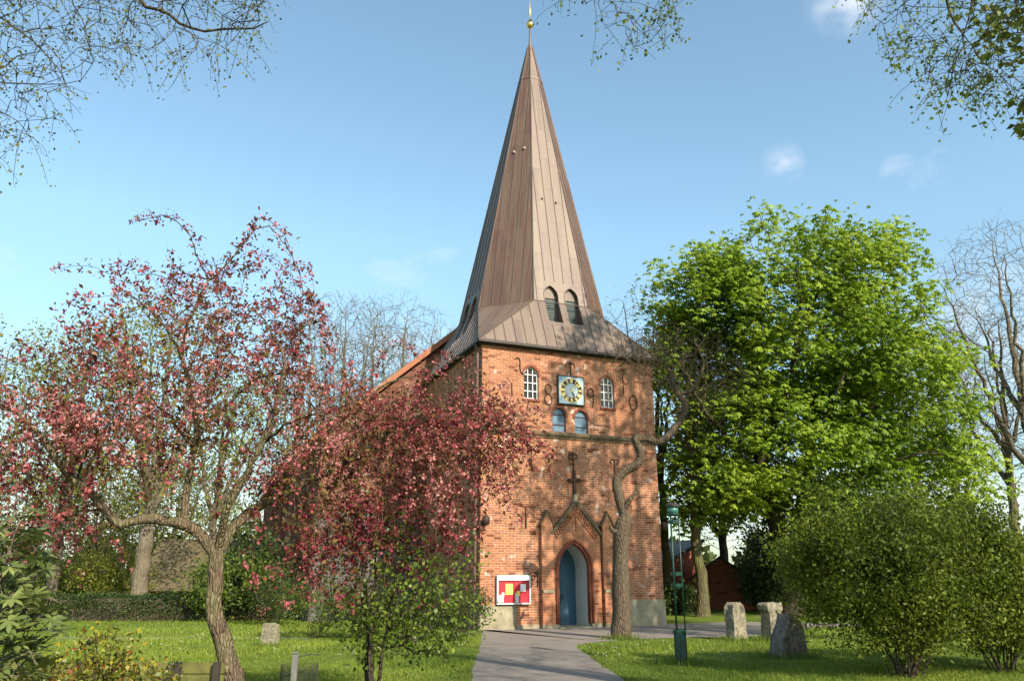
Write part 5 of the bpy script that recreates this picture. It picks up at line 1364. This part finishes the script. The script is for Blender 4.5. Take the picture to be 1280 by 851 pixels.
# ================================================================== OBJECTS
# green park lamp
lp = ground(852, 830); top = at(848, 628, lp[1])[2]
lamp = thing('park_lamp', 'slim dark green park lamp with three thin poles on the right lawn', 'lamp', lp, R(12))
a = MB(); a.lathe([(.155, -.2), (.155, .0), (.14, .03), (.135, .60), (.15, .62), (.15, .66), (.10, .68)], sides=8); a.build('pedestal', M['green'], lamp, bevel=.004)
a = MB(); a.box((-.05, -.141, .10), (.05, -.128, .52)); a.build('service_door', M['green'], lamp, bevel=.003)
hz = top - .26
for k in range(3):
    an = R(100 + 120 * k); c_, s_ = math.cos(an), math.sin(an)
    a = MB(); a.tube([(.115 * c_, .115 * s_, .60), (.105 * c_, .105 * s_, hz + .02)], .015, 8); a.build('pole', M['green'], lamp, smooth=True)
for z in (1.55, 1.78, 2.85):
    a = MB(); a.lathe([(.085, -.035), (.125, -.035), (.125, .035), (.085, .035)], (0, 0, z), 16); a.build('collar', M['green'], lamp)
hd_ = MB(); hd_.lathe([(.10, hz - .02), (.13, hz), (.13, hz + .04), (.09, hz + .05)], sides=16); head = hd_.build('lamp_head', M['green'], lamp, smooth=False)
a = MB(); a.lathe([(.115, hz + .041), (.12, hz + .17)], sides=16); a.build('glass_cylinder', M['lampglass'], head, smooth=True)
a = MB(); a.lathe([(.12, hz + .165), (.165, hz + .17), (.165, hz + .20), (.10, hz + .245), (.04, hz + .26)], sides=16); a.build('cap', M['gutter'], head)

# gravestones
def stone(name, label, px, py, prof, thick, rot, mat, seed, lean=0.0, group='old gravestones on the right lawn'):
    q = ground(px, py); rg = np.random.default_rng(seed)
    import bmesh
    a = MB(); a.prism(prof, -thick / 2, thick / 2); o = a.build(name, mat, None)
    bm = bmesh.new(); bm.from_mesh(o.data); bmesh.ops.triangulate(bm, faces=bm.faces); bmesh.ops.subdivide_edges(bm, edges=bm.edges, cuts=3, use_grid_fill=True)
    for v in bm.verts:
        c = np.array(v.co); d = 0.018 * noise3(c[None], 9, seed)[0] + .012 * noise3(c[None], 25, seed + 1)[0]
        v.co = v.co + v.normal * float(d)
    bm.to_mesh(o.data); bm.free()
    o.location = [float(v) for v in q]; o.rotation_euler = (0, lean, rot); return tag(o, label, 'gravestone', group)
stone('gravestone', 'upright weathered gravestone with rounded top beside the right lawn path', 921, 800, [(-.25, -.2), (.25, -.2), (.245, .86), (.20, .96), (.08, 1.03), (-.08, 1.03), (-.20, .96), (-.245, .86)], .34, R(33), M['grave'], 1)
stone('gravestone', 'gravestone with a wider moulded top partly behind the slanting stone', 966, 800, [(-.23, -.2), (.23, -.2), (.22, .76), (.29, .84), (.31, .95), (.26, 1.02), (-.26, 1.02), (-.31, .95), (-.29, .84), (-.22, .76)], .36, R(30), M['grave'], 2)
stone('gravestone', 'dark slanting broken gravestone close to the large rounded bush', 986, 821, [(-.48, -.2), (.40, -.2), (.36, .62), (.22, .84), (.02, .92), (-.14, .62), (-.30, .35)], .42, R(24), M['grave_dark'], 3, R(-3))
stone('gravestone', 'small leaning square gravestone on the left lawn', 336, 807, [(-.27, -.2), (.25, -.2), (.20, .53), (.05, .57), (-.20, .55)], .22, R(6), M['grave'], 4, R(2), 'old gravestones on the left lawn')

# bench of mossy planks
by = 8.75; x0, x1 = at(-60, 828, by)[0], at(281, 828, by)[0]
bn = thing('plank_bench', 'mossy old plank bench with dark posts at the lower left', 'bench', ((x0 + x1) / 2, by, 0)); hl = (x1 - x0) / 2; bt = at(200, 828, by)[2]
for k in range(3):
    a = MB(); z1 = bt - k * .115; a.box((-hl, 0.0, z1 - .105), (hl, .03, z1)); a.build('back_plank', M['bench_wood'], bn, bevel=.005)
for k in range(3):
    a = MB(); a.box((-hl, .08 + k * .14, .40), (hl, .20 + k * .14, .435)); a.build('seat_plank', M['bench_wood'], bn, bevel=.005)
for px in (98, 221, 273, -40):
    x = at(px, 828, by)[0] - (x0 + x1) / 2; w = .065 if px == 221 else .035
    a = MB(); a.box((x - w, -.065, -.1), (x + w, -.003, bt + .012)); a.build('post', M['bench_post'], bn, bevel=.005)
    a = MB(); a.box((x - .03, .0, .34), (x + .03, .5, .397)); a.box((x - .03, .43, -.1), (x + .03, .5, .339)); a.build('leg', M['bench_post'], bn)
# wire basket on a post
bk = at(374, 840, 9.6); bz = at(374, 814, 9.6)[2]; rz = at(374, 829, 9.6)[2]
ba = thing('waste_basket', 'dark wire mesh waste basket hung on a grey metal post', 'waste basket', (bk[0], 9.6, 0))
a = MB(); a.box((-.032, -.24, -.2), (.032, -.20, bz)); a.box((-.034, -.255, bz), (.034, -.185, bz + .015)); a.build('post', M['zinc'], ba, bevel=.004)
a = MB(); a.tube([(0, -.20, bz - .04), (.12, -.1, bz - .02), (.24, 0, bz - .03)], .008, 6); a.build('hook', M['wire'], ba)
a = MB(); rad = .205
for k in range(44):
    an = 2 * math.pi * k / 44; a.tube([(rad * math.cos(an), rad * math.sin(an), rz - .5), (rad * math.cos(an), rad * math.sin(an), rz)], .0022, 4)
for z in np.arange(rz - .5, rz + .001, .024):
    a.tube([(rad * math.cos(x), rad * math.sin(x), z) for x in np.linspace(0, 2 * math.pi, 25)], .0065 if z > rz - .01 or z < rz - .48 else .0022, 4)
a.build('wire_mesh', M['wire'], ba)
a = MB(); a.lathe([(.0, 0), (.20, 0), (.20, .01), (0, .01)], (0, 0, rz - .5), 24); a.build('base', M['wire'], ba)

# small brick barn on the right
q0 = at(905, 772, 46); 
bar = thing('brick_barn', 'small red brick barn with low pitched dark roof behind the mossy trunk', 'barn', (q0[0], 46, 0), R(-14))
a = MB(); a.prism([(-2.35, -.3), (2.35, -.3), (2.35, 1.15), (0, 2.75), (-2.35, 1.15)], 0, 9); bw = a.build('wall', M['brick_red'], bar, uv=True)
a = MB()
for sg in (-1, 1): a.prism([(0, 2.75), (sg * 2.65, .945), (sg * 2.65, 1.07), (0, 2.88)], -.25, 9.2 + .002 * sg)
a.build('roof', M['gutter'], bar)
a = MB(); a.box((1.25, -.05, .42), (1.85, -.004, 1.15)); wf = a.build('window', M['white'], bar); a = MB(); a.box((1.31, -.065, .48), (1.79, -.052, 1.09)); a.build('pane', M['glass'], wf)
q1 = at(845, 760, 52)
bar2 = thing('low_shed', 'low brick shed with slanting dark roof between the tower and the mossy trunk', 'shed', (q1[0], 54, 0), R(20))
a = MB(); a.prism([(-2.2, -.3), (2.6, -.3), (2.6, 3.9), (-2.2, 1.6)], 0, 5); a.build('wall', M['brick_red'], bar2, uv=True)
a = MB(); a.prism([(-2.5, 1.48), (2.8, 4.02), (2.8, 4.22), (-2.5, 1.68)], -.3, 5.3); a.build('roof', M['gutter'], bar2)
# cottage behind the hedge
q2 = at(228, 745, 56)
ct_ = thing('brick_cottage', 'low orange brick cottage with a mossy tiled roof behind the clipped hedge', 'cottage', (q2[0] + .6, 56, -.18), R(6))
a = MB(); a.box((-3.2, 0, -.3), (3.6, 6, 1.5)); a.prism([(0, 1.503), (6, 1.503), (3, 4.3)], -3.1, 3.5, axes=((0, 1, 0), (1, 0, 0), (0, 0, 1))); a.build('wall', M['brick'], ct_, uv=True)
a = MB(); a.prism([(-.5, 1.02), (3, 4.35), (6.5, 1.02), (6.5, 1.2), (3, 4.55), (-.5, 1.2)], -3.5, 3.9, axes=((0, 1, 0), (1, 0, 0), (0, 0, 1))); a.build('roof', M['thatch'], ct_, uv=True)

# ================================================================== grass and daisies
rg = np.random.default_rng(141)
def inside(P, poly):
    x, y = P[:, 0], P[:, 1]; r = np.zeros(len(P), bool); j = len(poly) - 1
    for i in range(len(poly)):
        xi, yi = poly[i]; xj, yj = poly[j]
        r ^= ((yi > y) != (yj > y)) & (x < (xj - xi) * (y - yi) / (yj - yi + 1e-12) + xi); j = i
    return r
def lawn_points(n, y0, y1):
    y = 1 / rg.uniform(1 / y1, 1 / y0, n); x = rg.uniform(-.72, .72, n) * y
    P = np.stack([x, y], 1); loc = P - CH0[:2]; u = loc @ CD[:2]; v = loc @ CN[:2]
    bad = inside(P, PATH) | ((v > -.1) & (u > -4.7) & (u < 12) & (v < 32) & ((u > -.1) | (v > TW - .1)))
    return P[~bad]
P = lawn_points(230000, 11.5, 36)
n = len(P); P3 = np.c_[P, np.full(n, -.005)]; sz = np.clip(P[:, 1] / 16, .8, 2.0)
hgt = rg.uniform(.03, .075, n) * (1 + .45 * noise3(P3, 1.1, 3)).clip(.35, 1.8) * np.sqrt(sz); wdt = .0075 * sz * rg.uniform(.7, 1.3, n); an = rg.uniform(0, 6.28, n)
S = np.stack([np.cos(an), np.sin(an), 0 * an], 1) * wdt[:, None]; ln = np.c_[rg.normal(0, .45, (n, 2)), np.ones(n)] * hgt[:, None]
V = np.stack([P3 - S, P3 + S, P3 + ln], 1).reshape(-1, 3)
tn = np.clip(.5 + .28 * noise3(P3, .6, 8) + .22 * noise3(P3, 2.3, 9) + rg.normal(0, .2, n), 0, 1)
gr = mesh_np('grass', V, np.arange(3 * n).reshape(-1, 3), M['l_grass'], None, np.repeat(tn, 3)); gr['kind'] = 'stuff'
P = []
for (cx_, cy_, rx_, ry_, k) in ((852, 830, .5, .35, 500), (921, 801, .5, .3, 300), (986, 822, .7, .35, 600), (777, 799, .55, .3, 400), (336, 808, .45, .25, 250), (966, 801, .5, .3, 250)):
    q = ground(cx_, cy_); P.append(q + np.c_[rg.normal(0, 1, (k, 2)) * [rx_ * .6, ry_ * .6], np.zeros(k)])
P3 = np.vstack(P); n = len(P3); hgt = rg.uniform(.08, .22, n); S = np.stack([np.cos(rg.uniform(0, 6, n)), np.sin(rg.uniform(0, 6, n)), np.zeros(n)], 1) * .008; ln = np.c_[rg.normal(0, .4, (n, 2)), np.ones(n)] * hgt[:, None]
V = np.stack([P3 - S, P3 + S, P3 + ln], 1).reshape(-1, 3)
gr = mesh_np('tall_grass', V, np.arange(3 * n).reshape(-1, 3), M['l_grass'], None, np.repeat(np.clip(rg.normal(.35, .2, n), 0, 1), 3)); gr['kind'] = 'stuff'
P = lawn_points(1100, 12, 30); P3 = np.c_[P, rg.uniform(.05, .09, len(P))]; P3 = P3[(noise3(P3, .8, 12) > .2)]
n = len(P3); V, F = leaf_quads(P3 - [.012, 0, 0], np.repeat([[1., 0, 0]], n, 0), np.repeat(unit(np.array([[0, -.7, 1.]])), n, 0), np.clip(P3[:, 1] / 15, .8, 1.6) * .017, np.clip(P3[:, 1] / 15, .8, 1.6) * .017, 0.0)
ds = mesh_np('daisies', V, F, M['l_white'], None, np.repeat(rg.uniform(0, 1, n), 4)); ds['kind'] = 'stuff'

# fallen petals under the crab apple
n = 2600; c_ = np.array([crab.location.x, crab.location.y]); P = np.c_[rg.normal(0, 2.6, n) + c_[0] + .6, rg.normal(0, 2.2, n) + c_[1] + 3.2, rg.uniform(.02, .07, n)]
V, F = leaf_quads(P, rand_unit(n, rg) * [1, 1, .2], np.repeat([[0, 0, 1.]], n, 0), .024, .02, .1)
fp = mesh_np('fallen_petals', V, F, M['l_blossom'], None, np.repeat(rg.uniform(.5, 1, n), 4)); fp['kind'] = 'stuff'
